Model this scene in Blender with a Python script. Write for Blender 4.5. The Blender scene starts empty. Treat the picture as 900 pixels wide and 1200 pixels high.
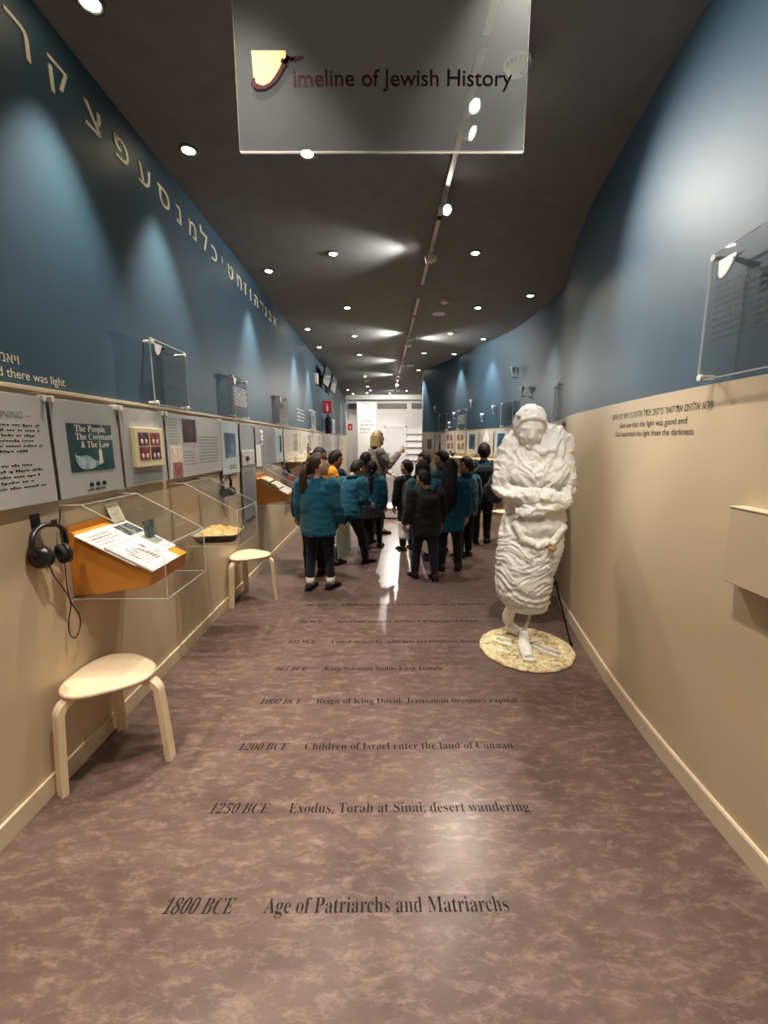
import bpy, bmesh, math, random
from mathutils import Vector, Matrix, Euler, noise
rng = random.Random(7)
R = math.radians
SC = bpy.context.scene
COL = SC.collection

# ------------------------------------------------------------------ camera, world, exposure
cam = bpy.data.cameras.new('camera')
cam.sensor_fit = 'HORIZONTAL'; cam.sensor_width = 36; cam.lens = 36 * 488.56 / 900
cam.clip_start = 0.02; cam.clip_end = 100
camo = bpy.data.objects.new('camera', cam); COL.objects.link(camo)
_p, _y, _r = R(9.64), R(0.25), R(0.2)
_f = Vector((math.sin(_y) * math.cos(_p), math.cos(_y) * math.cos(_p), -math.sin(_p)))
_rt = Vector((math.cos(_y), -math.sin(_y), 0)); _dn = _f.cross(_rt)
_r2 = _rt * math.cos(_r) + _dn * math.sin(_r); _d2 = -_rt * math.sin(_r) + _dn * math.cos(_r)
camo.matrix_world = Matrix(((_r2.x, -_d2.x, -_f.x, 0), (_r2.y, -_d2.y, -_f.y, 0), (_r2.z, -_d2.z, -_f.z, 1.5), (0, 0, 0, 1)))
SC.camera = camo
SC.view_settings.view_transform = 'Standard'; SC.view_settings.look = 'None'
SC.view_settings.gamma = 1.0; SC.view_settings.use_curve_mapping = False
EXPOSURE = 0.58
SC.view_settings.exposure = EXPOSURE
SC.cycles.use_denoising = True
SC.cycles.transparent_max_bounces = 24; SC.cycles.max_bounces = 10; SC.cycles.diffuse_bounces = 5
SC.cycles.sample_clamp_indirect = 4.0
SC.cycles.caustics_reflective = False; SC.cycles.caustics_refractive = False
world = bpy.data.worlds.new('world'); SC.world = world; world.use_nodes = True
world.node_tree.nodes['Background'].inputs[0].default_value = (1.0, 0.86, 0.70, 1)
world.node_tree.nodes['Background'].inputs[1].default_value = 0.40
WARM = (1.0, 0.885, 0.735); NEUTRAL = (1.0, 0.94, 0.86)
P_DOWN = 112.0; P_TRACK = 150.0

# ------------------------------------------------------------------ materials
MATS = {}
def mat(name, col, rough=0.5, spec=0.5, metal=0.0, emis=None, estr=0.0, nscale=None, namp=0.06, bump=0.0, bscale=60.0, sheen=0.0, coat=0.0):
    if name in MATS: return MATS[name]
    m = bpy.data.materials.new(name); m.use_nodes = True
    nt = m.node_tree; b = nt.nodes['Principled BSDF']
    b.inputs['Roughness'].default_value = rough; b.inputs['Specular IOR Level'].default_value = spec
    b.inputs['Metallic'].default_value = metal
    b.inputs['Base Color'].default_value = (*col, 1)
    if coat: b.inputs['Coat Weight'].default_value = coat
    if sheen: b.inputs['Sheen Weight'].default_value = sheen
    if emis: b.inputs['Emission Color'].default_value = (*emis, 1); b.inputs['Emission Strength'].default_value = estr
    tc = nt.nodes.new('ShaderNodeTexCoord')
    if nscale:
        n = nt.nodes.new('ShaderNodeTexNoise'); n.inputs['Scale'].default_value = nscale; n.inputs['Detail'].default_value = 6
        nt.links.new(tc.outputs['Object'], n.inputs['Vector'])
        r = nt.nodes.new('ShaderNodeValToRGB')
        r.color_ramp.elements[0].position = 0.3; r.color_ramp.elements[1].position = 0.7
        r.color_ramp.elements[0].color = (*[c * (1 - namp) for c in col], 1)
        r.color_ramp.elements[1].color = (*[min(1, c * (1 + namp)) for c in col], 1)
        nt.links.new(n.outputs['Fac'], r.inputs[0]); nt.links.new(r.outputs[0], b.inputs['Base Color'])
    if bump:
        n2 = nt.nodes.new('ShaderNodeTexNoise'); n2.inputs['Scale'].default_value = bscale; n2.inputs['Detail'].default_value = 4
        nt.links.new(tc.outputs['Object'], n2.inputs['Vector'])
        bp = nt.nodes.new('ShaderNodeBump'); bp.inputs['Strength'].default_value = bump; bp.inputs['Distance'].default_value = 0.004
        nt.links.new(n2.outputs['Fac'], bp.inputs['Height']); nt.links.new(bp.outputs[0], b.inputs['Normal'])
    MATS[name] = m
    return m

def acrylic(name, tint=0.96, diffuse=0.0, dcol=(0.8, 0.8, 0.8), ior=1.45, rough=0.03):
    m = bpy.data.materials.new(name); m.use_nodes = True; nt = m.node_tree; nt.nodes.clear()
    o = nt.nodes.new('ShaderNodeOutputMaterial'); t = nt.nodes.new('ShaderNodeBsdfTransparent')
    t.inputs[0].default_value = (tint, tint, tint, 1)
    g = nt.nodes.new('ShaderNodeBsdfGlossy'); g.inputs['Roughness'].default_value = rough
    f = nt.nodes.new('ShaderNodeFresnel'); f.inputs['IOR'].default_value = ior
    ge = nt.nodes.new('ShaderNodeNewGeometry'); mm = nt.nodes.new('ShaderNodeMath'); mm.operation = 'SUBTRACT'; mm.use_clamp = True   # the outer surface mirrors, the inner one lets light out
    nt.links.new(f.outputs[0], mm.inputs[0]); nt.links.new(ge.outputs['Backfacing'], mm.inputs[1])
    mx = nt.nodes.new('ShaderNodeMixShader')
    nt.links.new(mm.outputs[0], mx.inputs[0]); nt.links.new(t.outputs[0], mx.inputs[1]); nt.links.new(g.outputs[0], mx.inputs[2])
    last = mx
    if diffuse:
        d = nt.nodes.new('ShaderNodeBsdfDiffuse'); d.inputs[0].default_value = (*dcol, 1)
        tl = nt.nodes.new('ShaderNodeBsdfTranslucent'); tl.inputs[0].default_value = (*dcol, 1)
        a = nt.nodes.new('ShaderNodeMixShader'); a.inputs[0].default_value = 0.5
        nt.links.new(d.outputs[0], a.inputs[1]); nt.links.new(tl.outputs[0], a.inputs[2])
        m2 = nt.nodes.new('ShaderNodeMixShader'); m2.inputs[0].default_value = diffuse
        nt.links.new(mx.outputs[0], m2.inputs[1]); nt.links.new(a.outputs[0], m2.inputs[2]); last = m2
    nt.links.new(last.outputs[0], o.inputs['Surface'])
    MATS[name] = m
    return m

def ramp_mat(name, scale, stops, rough=0.5, spec=0.5, coord='Object', detail=8, distort=0.6, stretch=(1, 1, 1), bump=0.0, nrough=0.6, rvar=None):
    m = bpy.data.materials.new(name); m.use_nodes = True; nt = m.node_tree; b = nt.nodes['Principled BSDF']
    tc = nt.nodes.new('ShaderNodeTexCoord'); mp = nt.nodes.new('ShaderNodeMapping'); mp.inputs['Scale'].default_value = stretch
    n = nt.nodes.new('ShaderNodeTexNoise'); n.inputs['Scale'].default_value = scale; n.inputs['Detail'].default_value = detail
    n.inputs['Roughness'].default_value = nrough; n.inputs['Distortion'].default_value = distort
    r = nt.nodes.new('ShaderNodeValToRGB'); cr = r.color_ramp
    while len(cr.elements) < len(stops): cr.elements.new(0.5)
    for e, (p, c) in zip(cr.elements, stops): e.position = p; e.color = (*c, 1)
    nt.links.new(tc.outputs[coord], mp.inputs[0]); nt.links.new(mp.outputs[0], n.inputs['Vector'])
    nt.links.new(n.outputs['Fac'], r.inputs[0]); nt.links.new(r.outputs[0], b.inputs['Base Color'])
    b.inputs['Roughness'].default_value = rough; b.inputs['Specular IOR Level'].default_value = spec
    if bump:
        bp = nt.nodes.new('ShaderNodeBump'); bp.inputs['Strength'].default_value = bump; bp.inputs['Distance'].default_value = 0.003
        nt.links.new(n.outputs['Fac'], bp.inputs['Height']); nt.links.new(bp.outputs[0], b.inputs['Normal'])
    MATS[name] = m
    return m

def floor_material():
    m = bpy.data.materials.new('mottled_vinyl'); m.use_nodes = True; nt = m.node_tree; b = nt.nodes['Principled BSDF']
    tc = nt.nodes.new('ShaderNodeTexCoord')
    def nz(scale, detail, dist, rgh=0.6, st=(1, 1, 1)):
        mp = nt.nodes.new('ShaderNodeMapping'); mp.inputs['Scale'].default_value = st
        n = nt.nodes.new('ShaderNodeTexNoise'); n.inputs['Scale'].default_value = scale; n.inputs['Detail'].default_value = detail
        n.inputs['Distortion'].default_value = dist; n.inputs['Roughness'].default_value = rgh
        nt.links.new(tc.outputs['Object'], mp.inputs[0]); nt.links.new(mp.outputs[0], n.inputs['Vector']); return n
    big = nz(3.4, 9, 0.5, 0.72, (0.65, 1.35, 1)); fl = nz(15, 14, 0.3, 0.82, (0.6, 1.5, 1))
    r1 = nt.nodes.new('ShaderNodeValToRGB'); r1.color_ramp.elements[0].position = 0.34; r1.color_ramp.elements[1].position = 0.66
    r1.color_ramp.elements[0].color = (0.083, 0.052, 0.046, 1); r1.color_ramp.elements[1].color = (0.142, 0.094, 0.083, 1)
    r2 = nt.nodes.new('ShaderNodeValToRGB'); r2.color_ramp.elements[0].position = 0.49; r2.color_ramp.elements[1].position = 0.66
    r2.color_ramp.elements[0].color = (0, 0, 0, 1); r2.color_ramp.elements[1].color = (0.44, 0.44, 0.44, 1)
    mx = nt.nodes.new('ShaderNodeMix'); mx.data_type = 'RGBA'
    mx.inputs[7].default_value = (0.40, 0.29, 0.235, 1)
    nt.links.new(big.outputs['Fac'], r1.inputs[0]); nt.links.new(fl.outputs['Fac'], r2.inputs[0])
    nt.links.new(r2.outputs[0], mx.inputs[0]); nt.links.new(r1.outputs[0], mx.inputs[6]); nt.links.new(mx.outputs[2], b.inputs['Base Color'])
    b.inputs['Roughness'].default_value = 0.29; b.inputs['Specular IOR Level'].default_value = 0.34
    bp = nt.nodes.new('ShaderNodeBump'); bp.inputs['Strength'].default_value = 0.02; bp.inputs['Distance'].default_value = 0.001
    nt.links.new(fl.outputs['Fac'], bp.inputs['Height']); nt.links.new(bp.outputs[0], b.inputs['Normal'])
    MATS['floor'] = m
    return m

floor_material()
BLUE = mat('blue_paint', (0.027, 0.070, 0.110), 0.52, 0.55, nscale=5, namp=0.05, bump=0.06, bscale=160)
CREAM = mat('cream_paint', (0.56, 0.455, 0.31), 0.5, 0.4, nscale=3, namp=0.03, bump=0.03, bscale=120)
CEIL = mat('charcoal_ceiling_paint', (0.19, 0.196, 0.205), 0.75, 0.3, nscale=8, namp=0.08)
WHITE = mat('white_paint', (0.78, 0.78, 0.76), 0.55, 0.4, nscale=4, namp=0.02)
TRIM = mat('cream_gloss_trim', (0.66, 0.56, 0.40), 0.35, 0.5)
LETTER = mat('cream_letter_card', (0.88, 0.83, 0.64), 0.4, 0.5, nscale=20, namp=0.03)
PANEL = mat('grey_panel', (0.40, 0.42, 0.42), 0.38, 0.5, nscale=6, namp=0.03)
PANELB = mat('pale_blue_grey_panel', (0.44, 0.52, 0.55), 0.38, 0.5)
PANELD = mat('dark_grey_panel', (0.24, 0.265, 0.285), 0.38, 0.5)
INK = mat('dark_ink', (0.018, 0.018, 0.02), 0.55, 0.3)
INKS = mat('soft_grey_ink', (0.13, 0.135, 0.14), 0.6, 0.3)
INKW = mat('white_ink', (0.80, 0.79, 0.74), 0.5, 0.3)
FLOORINK = mat('worn_black_ink', (0.020, 0.017, 0.016), 0.75, 0.1, nscale=90, namp=0.5)
MAROON = mat('maroon_film', (0.050, 0.007, 0.012), 0.8, 0.15)
YELLOW = mat('parchment_yellow_film', (0.66, 0.45, 0.155), 0.5, 0.4, nscale=15, namp=0.06)
ORANGE = mat('orange_laminate', (0.72, 0.29, 0.035), 0.35, 0.5, nscale=12, namp=0.03)
PAPER = mat('white_paper', (0.70, 0.69, 0.65), 0.7, 0.2, nscale=20, namp=0.02)
PAPERO = mat('aged_paper', (0.62, 0.58, 0.42), 0.7, 0.2, nscale=30, namp=0.12)
BLACKP = mat('black_plastic', (0.012, 0.012, 0.013), 0.28, 0.5)
BLACKM = mat('black_matte', (0.014, 0.014, 0.016), 0.7, 0.3)
STEEL = mat('brushed_steel', (0.62, 0.62, 0.60), 0.3, 0.5, metal=1.0)
CAPM = mat('clear_standoff_cap', (0.80, 0.80, 0.78), 0.15, 0.6)
WHITEP = mat('white_plastic', (0.80, 0.80, 0.77), 0.4, 0.5)
TRACKM = mat('silver_track', (0.55, 0.54, 0.50), 0.35, 0.5, metal=0.5)
RED = mat('red_sign', (0.62, 0.03, 0.03), 0.4, 0.5)
GOLD = ramp_mat('gold_relief', 22, [(0.3, (0.30, 0.17, 0.05)), (0.5, (0.66, 0.45, 0.17)), (0.7, (0.85, 0.70, 0.40))], 0.7, 0.3, bump=0.6)
BIRCH = ramp_mat('birch_veneer', 5, [(0.3, (0.72, 0.57, 0.37)), (0.55, (0.79, 0.65, 0.45)), (0.75, (0.83, 0.70, 0.51))], 0.42, 0.4, stretch=(9, 1, 1), distort=0.3)
SANDM = ramp_mat('sandy_resin', 26, [(0.28, (0.26, 0.18, 0.09)), (0.45, (0.62, 0.50, 0.28)), (0.62, (0.82, 0.74, 0.50)), (0.8, (0.95, 0.92, 0.78))], 0.75, 0.3, bump=0.9)
PLASTER = ramp_mat('white_plaster', 30, [(0.2, (0.66, 0.64, 0.60)), (0.5, (0.82, 0.81, 0.78)), (0.8, (0.87, 0.865, 0.84))], 0.85, 0.2, bump=0.5, distort=1.2)
BRONZE = mat('tarnished_patch', (0.42, 0.24, 0.09), 0.6, 0.4, nscale=30, namp=0.3)
ACR = acrylic('clear_acrylic', 0.97)
ACRS = acrylic('clear_acrylic_sign', 0.88, 0.03, (0.6, 0.7, 0.78))
FROST = acrylic('frosted_hanging_acrylic', 0.86, 0.16, (0.50, 0.56, 0.60))
EDGE = acrylic('painted_glow_acrylic_edge', 0.9, 0.40, (0.92, 0.90, 0.84))  # whitish diffuse paints in the light that acrylic edges catch
LAMP = mat('warm_lamp_lens', (1, 0.95, 0.85), 0.4, 0.5, emis=(1.0, 0.86, 0.62), estr=26.0)
LAMPW = mat('white_lamp_lens', (1, 1, 1), 0.4, 0.5, emis=(1.0, 0.93, 0.80), estr=60.0)
SKIN = mat('skin', (0.56, 0.33, 0.21), 0.55, 0.4, nscale=40, namp=0.04)
SKINP = mat('fair_skin', (0.66, 0.42, 0.30), 0.55, 0.4, nscale=40, namp=0.04)
HAIRK = ramp_mat('black_hair', 40, [(0.35, (0.006, 0.005, 0.005)), (0.7, (0.022, 0.017, 0.014))], 0.62, 0.25, stretch=(3, 3, 0.6), bump=0.8)
HAIRB = ramp_mat('dark_brown_hair', 40, [(0.35, (0.025, 0.013, 0.008)), (0.7, (0.075, 0.04, 0.022))], 0.60, 0.3, stretch=(3, 3, 0.6), bump=0.8)
HAIRY = ramp_mat('blond_hair', 40, [(0.35, (0.28, 0.17, 0.07)), (0.7, (0.60, 0.44, 0.22))], 0.45, 0.5, stretch=(3, 3, 0.6), bump=0.8)
def cloth(name, c): return mat(name, c, 0.85, 0.2, nscale=120, namp=0.10, bump=0.25, bscale=300, sheen=0.15)
TEAL = cloth('teal_fleece', (0.006, 0.080, 0.138)); TEALD = cloth('dark_teal_fleece', (0.007, 0.070, 0.115)); TEALG = cloth('faded_teal_fleece', (0.035, 0.105, 0.115))
NAVY = cloth('navy_fabric', (0.012, 0.015, 0.030)); BLACKC = cloth('black_fabric', (0.010, 0.010, 0.012)); ORANGEC = cloth('orange_fabric', (0.75, 0.30, 0.03))
GREYC = cloth('grey_fabric', (0.20, 0.19, 0.17)); WHITEC = cloth('white_fabric', (0.75, 0.75, 0.73)); NAVYJ = cloth('dark_jacket_fabric', (0.012, 0.014, 0.018))
MINT = mat('mint_card', (0.33, 0.47, 0.40), 0.6, 0.3, nscale=10, namp=0.03)
EYEM = mat('dark_eye', (0.01, 0.008, 0.006), 0.2, 0.5); LIPM = mat('lip', (0.42, 0.17, 0.13), 0.5, 0.4)

# ------------------------------------------------------------------ mesh builder
class MB:
    def __init__(s): s.v = []; s.f = []; s.m = []; s.sm = []
    def add(s, vs, fs, mi=0, smooth=False):
        o = len(s.v); s.v += [tuple(v) for v in vs]
        for f in fs: s.f.append(tuple(i + o for i in f)); s.m.append(mi); s.sm.append(smooth)
    def box(s, a, b, mi=0, bev=0.0, M=None):
        a = Vector(a); b = Vector(b); lo = Vector([min(a[i], b[i]) for i in range(3)]); hi = Vector([max(a[i], b[i]) for i in range(3)])
        if bev > 0:
            bm = bmesh.new(); bmesh.ops.create_cube(bm, size=1)
            for v in bm.verts: v.co = Vector([(lo[i] + hi[i]) / 2 + v.co[i] * (hi[i] - lo[i]) for i in range(3)])
            bmesh.ops.bevel(bm, geom=bm.edges[:], offset=bev, segments=2, profile=0.5, affect='EDGES')
            bm.verts.index_update(); vs = [v.co.copy() for v in bm.verts]; fs = [[v.index for v in f.verts] for f in bm.faces]; bm.free()
        else:
            vs = [Vector((x, y, z)) for x in (lo.x, hi.x) for y in (lo.y, hi.y) for z in (lo.z, hi.z)]
            fs = [(0, 1, 3, 2), (4, 6, 7, 5), (0, 4, 5, 1), (2, 3, 7, 6), (0, 2, 6, 4), (1, 5, 7, 3)]
        if M: vs = [M @ v for v in vs]
        s.add(vs, fs, mi); return s
    def loft(s, rings, mi=0, smooth=True, cap=True):
        n = len(rings[0]); vs = [p for r in rings for p in r]; fs = []
        for k in range(len(rings) - 1):
            for i in range(n):
                j = (i + 1) % n; fs.append((k * n + i, k * n + j, (k + 1) * n + j, (k + 1) * n + i))
        if cap: fs.append(tuple(range(n - 1, -1, -1))); fs.append(tuple((len(rings) - 1) * n + i for i in range(n)))
        s.add(vs, fs, mi, smooth); return s
    def tube(s, pts, rad, n=12, mi=0, flat=1.0, cap=True, closed=False):
        pts = [Vector(p) for p in pts]; N = len(pts)
        if not hasattr(rad, '__len__'): rad = [rad] * N
        rings = []; up = None
        for k in range(N):
            a = pts[(k - 1) % N] if (closed or k > 0) else pts[k]; b = pts[(k + 1) % N] if (closed or k < N - 1) else pts[k]
            t = (b - a).normalized()
            if up is None:
                up = Vector((0, 0, 1)) if abs(t.z) < 0.9 else Vector((0, 1, 0))
            x = t.cross(up)
            if x.length < 1e-5: x = t.orthogonal()
            x.normalize(); y = x.cross(t).normalized(); up = y
            rings.append([pts[k] + x * (math.cos(2 * math.pi * i / n) * rad[k]) + y * (math.sin(2 * math.pi * i / n) * rad[k] * flat) for i in range(n)])
        if closed: rings.append(rings[0]); cap = False
        return s.loft(rings, mi, True, cap)
    def cyl(s, a, b, r0, r1=None, n=20, mi=0, smooth=True):
        a = Vector(a); b = Vector(b); r1 = r0 if r1 is None else r1
        t = (b - a).normalized(); x = t.orthogonal().normalized(); y = t.cross(x)
        rg = lambda c, r: [c + x * (math.cos(2 * math.pi * i / n) * r) + y * (math.sin(2 * math.pi * i / n) * r) for i in range(n)]
        vs = rg(a, r0) + rg(b, r1)
        s.add(vs, [(i, (i + 1) % n, n + (i + 1) % n, n + i) for i in range(n)], mi, smooth)
        s.add(rg(a, r0), [tuple(range(n - 1, -1, -1))], mi); s.add(rg(b, r1), [tuple(range(n))], mi); return s
    def lathe(s, prof, n=28, mi=0, M=None, smooth=True):
        rings = []
        for r, z in prof:
            rg = [Vector((math.cos(2 * math.pi * i / n) * r, math.sin(2 * math.pi * i / n) * r, z)) for i in range(n)]
            rings.append([M @ p for p in rg] if M else rg)
        return s.loft(rings, mi, smooth, True)
    def ell(s, c, r, n=16, m=10, mi=0, M=None, fn=None):
        c = Vector(c); vs = [Vector((0, 0, -1))]
        for k in range(1, m):
            a = math.pi * k / m - math.pi / 2
            for i in range(n):
                t = 2 * math.pi * i / n; vs.append(Vector((math.cos(a) * math.cos(t), math.cos(a) * math.sin(t), math.sin(a))))
        vs.append(Vector((0, 0, 1))); L = len(vs) - 1; fs = []
        for i in range(n):
            j = (i + 1) % n; fs.append((0, 1 + j, 1 + i)); fs.append((L, L - n + i, L - n + j))
            for k in range(m - 2): fs.append((1 + k * n + i, 1 + k * n + j, 1 + (k + 1) * n + j, 1 + (k + 1) * n + i))
        out = []
        for v in vs:
            q = fn(v) if fn else v
            q = Vector((q.x * r[0], q.y * r[1], q.z * r[2]))
            out.append(c + (M @ q if M else q))
        s.add(out, fs, mi, True); return s
    def prism(s, poly, d0, d1, axis='z', mi=0, M=None):
        def P(u, w, d): return Vector({'z': (u, w, d), 'y': (u, d, w), 'x': (d, u, w)}[axis])
        n = len(poly); vs = [P(u, w, d0) for u, w in poly] + [P(u, w, d1) for u, w in poly]
        if M: vs = [M @ v for v in vs]
        fs = [tuple(range(n - 1, -1, -1)), tuple(range(n, 2 * n))] + [(i, (i + 1) % n, n + (i + 1) % n, n + i) for i in range(n)]
        s.add(vs, fs, mi); return s
    def mesh(s, name, mats):
        me = bpy.data.meshes.new(name); me.from_pydata(s.v, [], s.f)
        for m in (mats if isinstance(mats, (list, tuple)) else [mats]): me.materials.append(m)
        me.polygons.foreach_set('material_index', s.m); me.polygons.foreach_set('use_smooth', s.sm)
        bm = bmesh.new(); bm.from_mesh(me); bmesh.ops.recalc_face_normals(bm, faces=bm.faces[:]); bm.to_mesh(me); bm.free()
        me.update(); return me
    def build(s, name, mats, parent=None):
        return link(name, s.mesh(name, mats), parent)

def link(name, me, parent=None):
    o = bpy.data.objects.new(name, me); COL.objects.link(o)
    if parent: o.parent = parent
    return o
def thing(name, label, cat, loc=(0, 0, 0), rz=0.0, group=None):
    o = bpy.data.objects.new(name, None); o.empty_display_size = 0.1; COL.objects.link(o); o.location = loc; o.rotation_euler = (0, 0, rz)
    return tag(o, label, cat, group)
def tag(o, label, cat, group=None):
    o['label'] = label; o['category'] = cat
    if group: o['group'] = group
    return o
def struct(o): o['kind'] = 'structure'; return o
KIDS = {}
def children(o):
    return [c for c in COL.objects if c.parent == o]
def dup(o, parent=None, loc=None, rot=None, label=None):
    c = o.copy(); COL.objects.link(c)
    if parent: c.parent = parent
    for ch in children(o):
        if ch.type in ('MESH', 'LIGHT', 'EMPTY'): dup(ch, c)
    if loc is not None: c.location = loc
    if rot is not None: c.rotation_euler = rot
    if label: c['label'] = label
    return c

def remesh(mb, voxel, smooth=2, name='skin', mats=SKIN):
    """fuse the overlapping shapes of mb into one continuous surface"""
    me = mb.mesh('tmp', mats); o = link('tmp', me)
    md = o.modifiers.new('r', 'REMESH'); md.mode = 'VOXEL'; md.voxel_size = voxel; md.use_smooth_shade = True
    if smooth:
        sm = o.modifiers.new('s', 'SMOOTH'); sm.iterations = smooth; sm.factor = 0.5
    dg = bpy.context.evaluated_depsgraph_get(); out = bpy.data.meshes.new_from_object(o.evaluated_get(dg))
    bpy.data.objects.remove(o); bpy.data.meshes.remove(me)
    out.name = name
    if not out.materials: out.materials.append(mats)
    out.polygons.foreach_set('use_smooth', [True] * len(out.polygons))
    return out
def displace(me, fn):
    ns = [v.normal.copy() for v in me.vertices]
    for v, n in zip(me.vertices, ns): v.co = v.co + fn(v.co.copy(), n)
    me.update()

def text_mesh(body, size=0.05, fit=None, align='LEFT', extrude=0.0, shear=0.0, bold=0.0):
    cu = bpy.data.curves.new('t', 'FONT'); cu.body = body; cu.size = size; cu.extrude = extrude; cu.shear = shear; cu.offset = bold
    cu.resolution_u = 4
    o = bpy.data.objects.new('t', cu); COL.objects.link(o)
    dg = bpy.context.evaluated_depsgraph_get(); me = bpy.data.meshes.new_from_object(o.evaluated_get(dg))
    bpy.data.objects.remove(o)
    xs = [v.co.x for v in me.vertices] or [0]; x0, x1 = min(xs), max(xs); sx = (fit / (x1 - x0)) if fit else 1.0
    for v in me.vertices:
        x = (v.co.x - x0) * sx
        if align == 'RIGHT': x -= (x1 - x0) * sx
        if align == 'CENTER': x -= (x1 - x0) * sx / 2
        v.co.x = x
    return me
def text_on(name, me, fn, m, parent=None):
    """lay a text mesh onto a surface: fn(u, v, d) -> point"""
    for v in me.vertices: v.co = fn(v.co.x, v.co.y, v.co.z)
    me.materials.clear(); me.materials.append(m); me.update(); me.name = name
    return link(name, me, parent)
def serif(t):
    out = ''
    for c in t:
        if 'A' <= c <= 'Z': out += chr(0x1D400 + ord(c) - 65)
        elif 'a' <= c <= 'z': out += chr(0x1D41A + ord(c) - 97)
        elif '0' <= c <= '9': out += chr(0x1D7CE + ord(c) - 48)
        else: out += c
    return out
def words(mb, P, u0, u1, v0, v1, lines, mi=0, ragged=0.25, th=0.45, rs=1):
    """rows of unreadable small print as thin letter marks; P(u, v) -> point, marks lie on the surface"""
    q = random.Random(rs); dv = (v1 - v0) / lines; h = dv * th; lw = max(h * 0.42, (u1 - u0) / 75)
    for k in range(lines):
        v = v1 - (k + 0.7) * dv; end = u1 - (u1 - u0) * ragged * q.random() * (1 if k < lines - 1 else 2.2); u = u0
        while u < end - lw:
            for c in range(q.randint(2, 8)):
                if u + lw > end: break
                t_ = h * q.choice((0.62, 0.62, 0.62, 0.95)); b0 = v - (h * 0.3 if q.random() < 0.12 else 0)
                w = lw * q.choice((0.35, 0.8, 0.8, 0.9))
                mb.add([P(u, b0), P(u + w, b0), P(u + w, v + t_), P(u, v + t_)], [(0, 1, 2, 3)], mi)
                u += w + lw * 0.22
            u += lw * 0.9

# ------------------------------------------------------------------ structure
XL = -1.43; ZC = 3.30; ZR = 1.7228
CURVE = [(1.285, -2.6), (1.29, -1.0), (1.295, 0.4), (1.305, 1.0), (1.322, 1.5), (1.347, 1.9), (1.395, 2.3), (1.458, 2.68), (1.53, 3.08), (1.635, 3.62),
         (1.815, 4.25), (2.065, 5.0), (2.17, 5.45), (2.207, 6.1), (2.19, 6.9), (2.09, 7.55), (1.865, 8.4), (1.655, 9.25), (1.445, 10.05), (1.235, 10.72), (1.063, 11.22)]
def spline():
    P = [Vector((a, b)) for a, b in CURVE]; P = [P[0] * 2 - P[1]] + P + [P[-1] * 2 - P[-2]]; out = []
    for i in range(1, len(P) - 2):
        p0, p1, p2, p3 = P[i - 1:i + 3]
        for k in range(10):
            t = k / 10
            out.append(0.5 * ((2 * p1) + (p2 - p0) * t + (2 * p0 - 5 * p1 + 4 * p2 - p3) * t * t + (3 * p1 - p0 - 3 * p2 + p3) * t ** 3))
    return out + [P[-2]]
WALLR = spline()
def wx(y):
    for a, b in zip(WALLR, WALLR[1:]):
        if a.y <= y <= b.y: return a.x + (b.x - a.x) * (y - a.y) / max(1e-9, b.y - a.y)
    return WALLR[0].x if y < WALLR[0].y else WALLR[-1].x
def wslope(y): return (wx(y + 0.05) - wx(y - 0.05)) / 0.1
def wrot(y): return math.atan2(-1, -wslope(y))          # local x runs towards the camera, local -y into the room
def sweep_right(profile, mi_list, mats, name):
    """profile: (distance into the room, z); swept along the curved right wall"""
    mb = MB(); rings = []
    for i, p in enumerate(WALLR):
        t = (WALLR[min(i + 1, len(WALLR) - 1)] - WALLR[max(i - 1, 0)]).normalized(); n = Vector((-t.y, t.x))
        rings.append([Vector((p.x + n.x * o, p.y + n.y * o, z)) for o, z in profile])
    k = len(profile)
    for j in range(k):
        vs = []; 
        for r in rings: vs += [r[j], r[(j + 1) % k]]
        mb.add(vs, [(2 * i, 2 * i + 1, 2 * i + 3, 2 * i + 2) for i in range(len(rings) - 1)], mi_list[j], mi_list[j] != 2)
    for r in (rings[0], rings[-1]): mb.add(r, [tuple(range(k))], 0)
    return struct(mb.build(name, mats))

struct(MB().box((-4.5, -3.0, -0.1), (5.0, 18.2, 0.0)).build('floor', MATS['floor']))
struct(MB().box((-4.5, -3.0, ZC), (5.0, 18.2, ZC + 0.12)).build('ceiling', CEIL))
w = MB(); w.box((XL - 0.15, -2.6, 0), (XL, 17.05, ZR), 1); w.box((XL - 0.15, -2.6, ZR), (XL - 0.008, 17.05, ZC), 0)
struct(w.build('wall_left', [BLUE, CREAM]))
sweep_right([(0, 0), (0, ZR), (-0.010, ZR), (-0.010, ZC), (-0.14, ZC), (-0.14, 0)], [1, 2, 0, 0, 0, 0], [BLUE, CREAM, TRIM], 'wall_right')
def baseboard(s):
    return [(0, 0), (0.014, 0), (0.014, 0.085), (0.008, 0.092), (0, 0.092)]
b = MB(); b.box((XL, -2.6, 0), (XL + 0.0125, 17.05, 0.092), 0, 0.003); struct(b.build('baseboard_left', TRIM))
sweep_right([(0, 0.0), (0.013, 0.0), (0.013, 0.084), (0.009, 0.092), (0, 0.092)], [0, 0, 0, 0, 0], [TRIM], 'baseboard_right')
b = MB(); b.box((XL, -2.6, ZR - 0.016), (XL + 0.016, 17.05, ZR + 0.001), 0, 0.002); struct(b.build('trim_2', TRIM))
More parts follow.
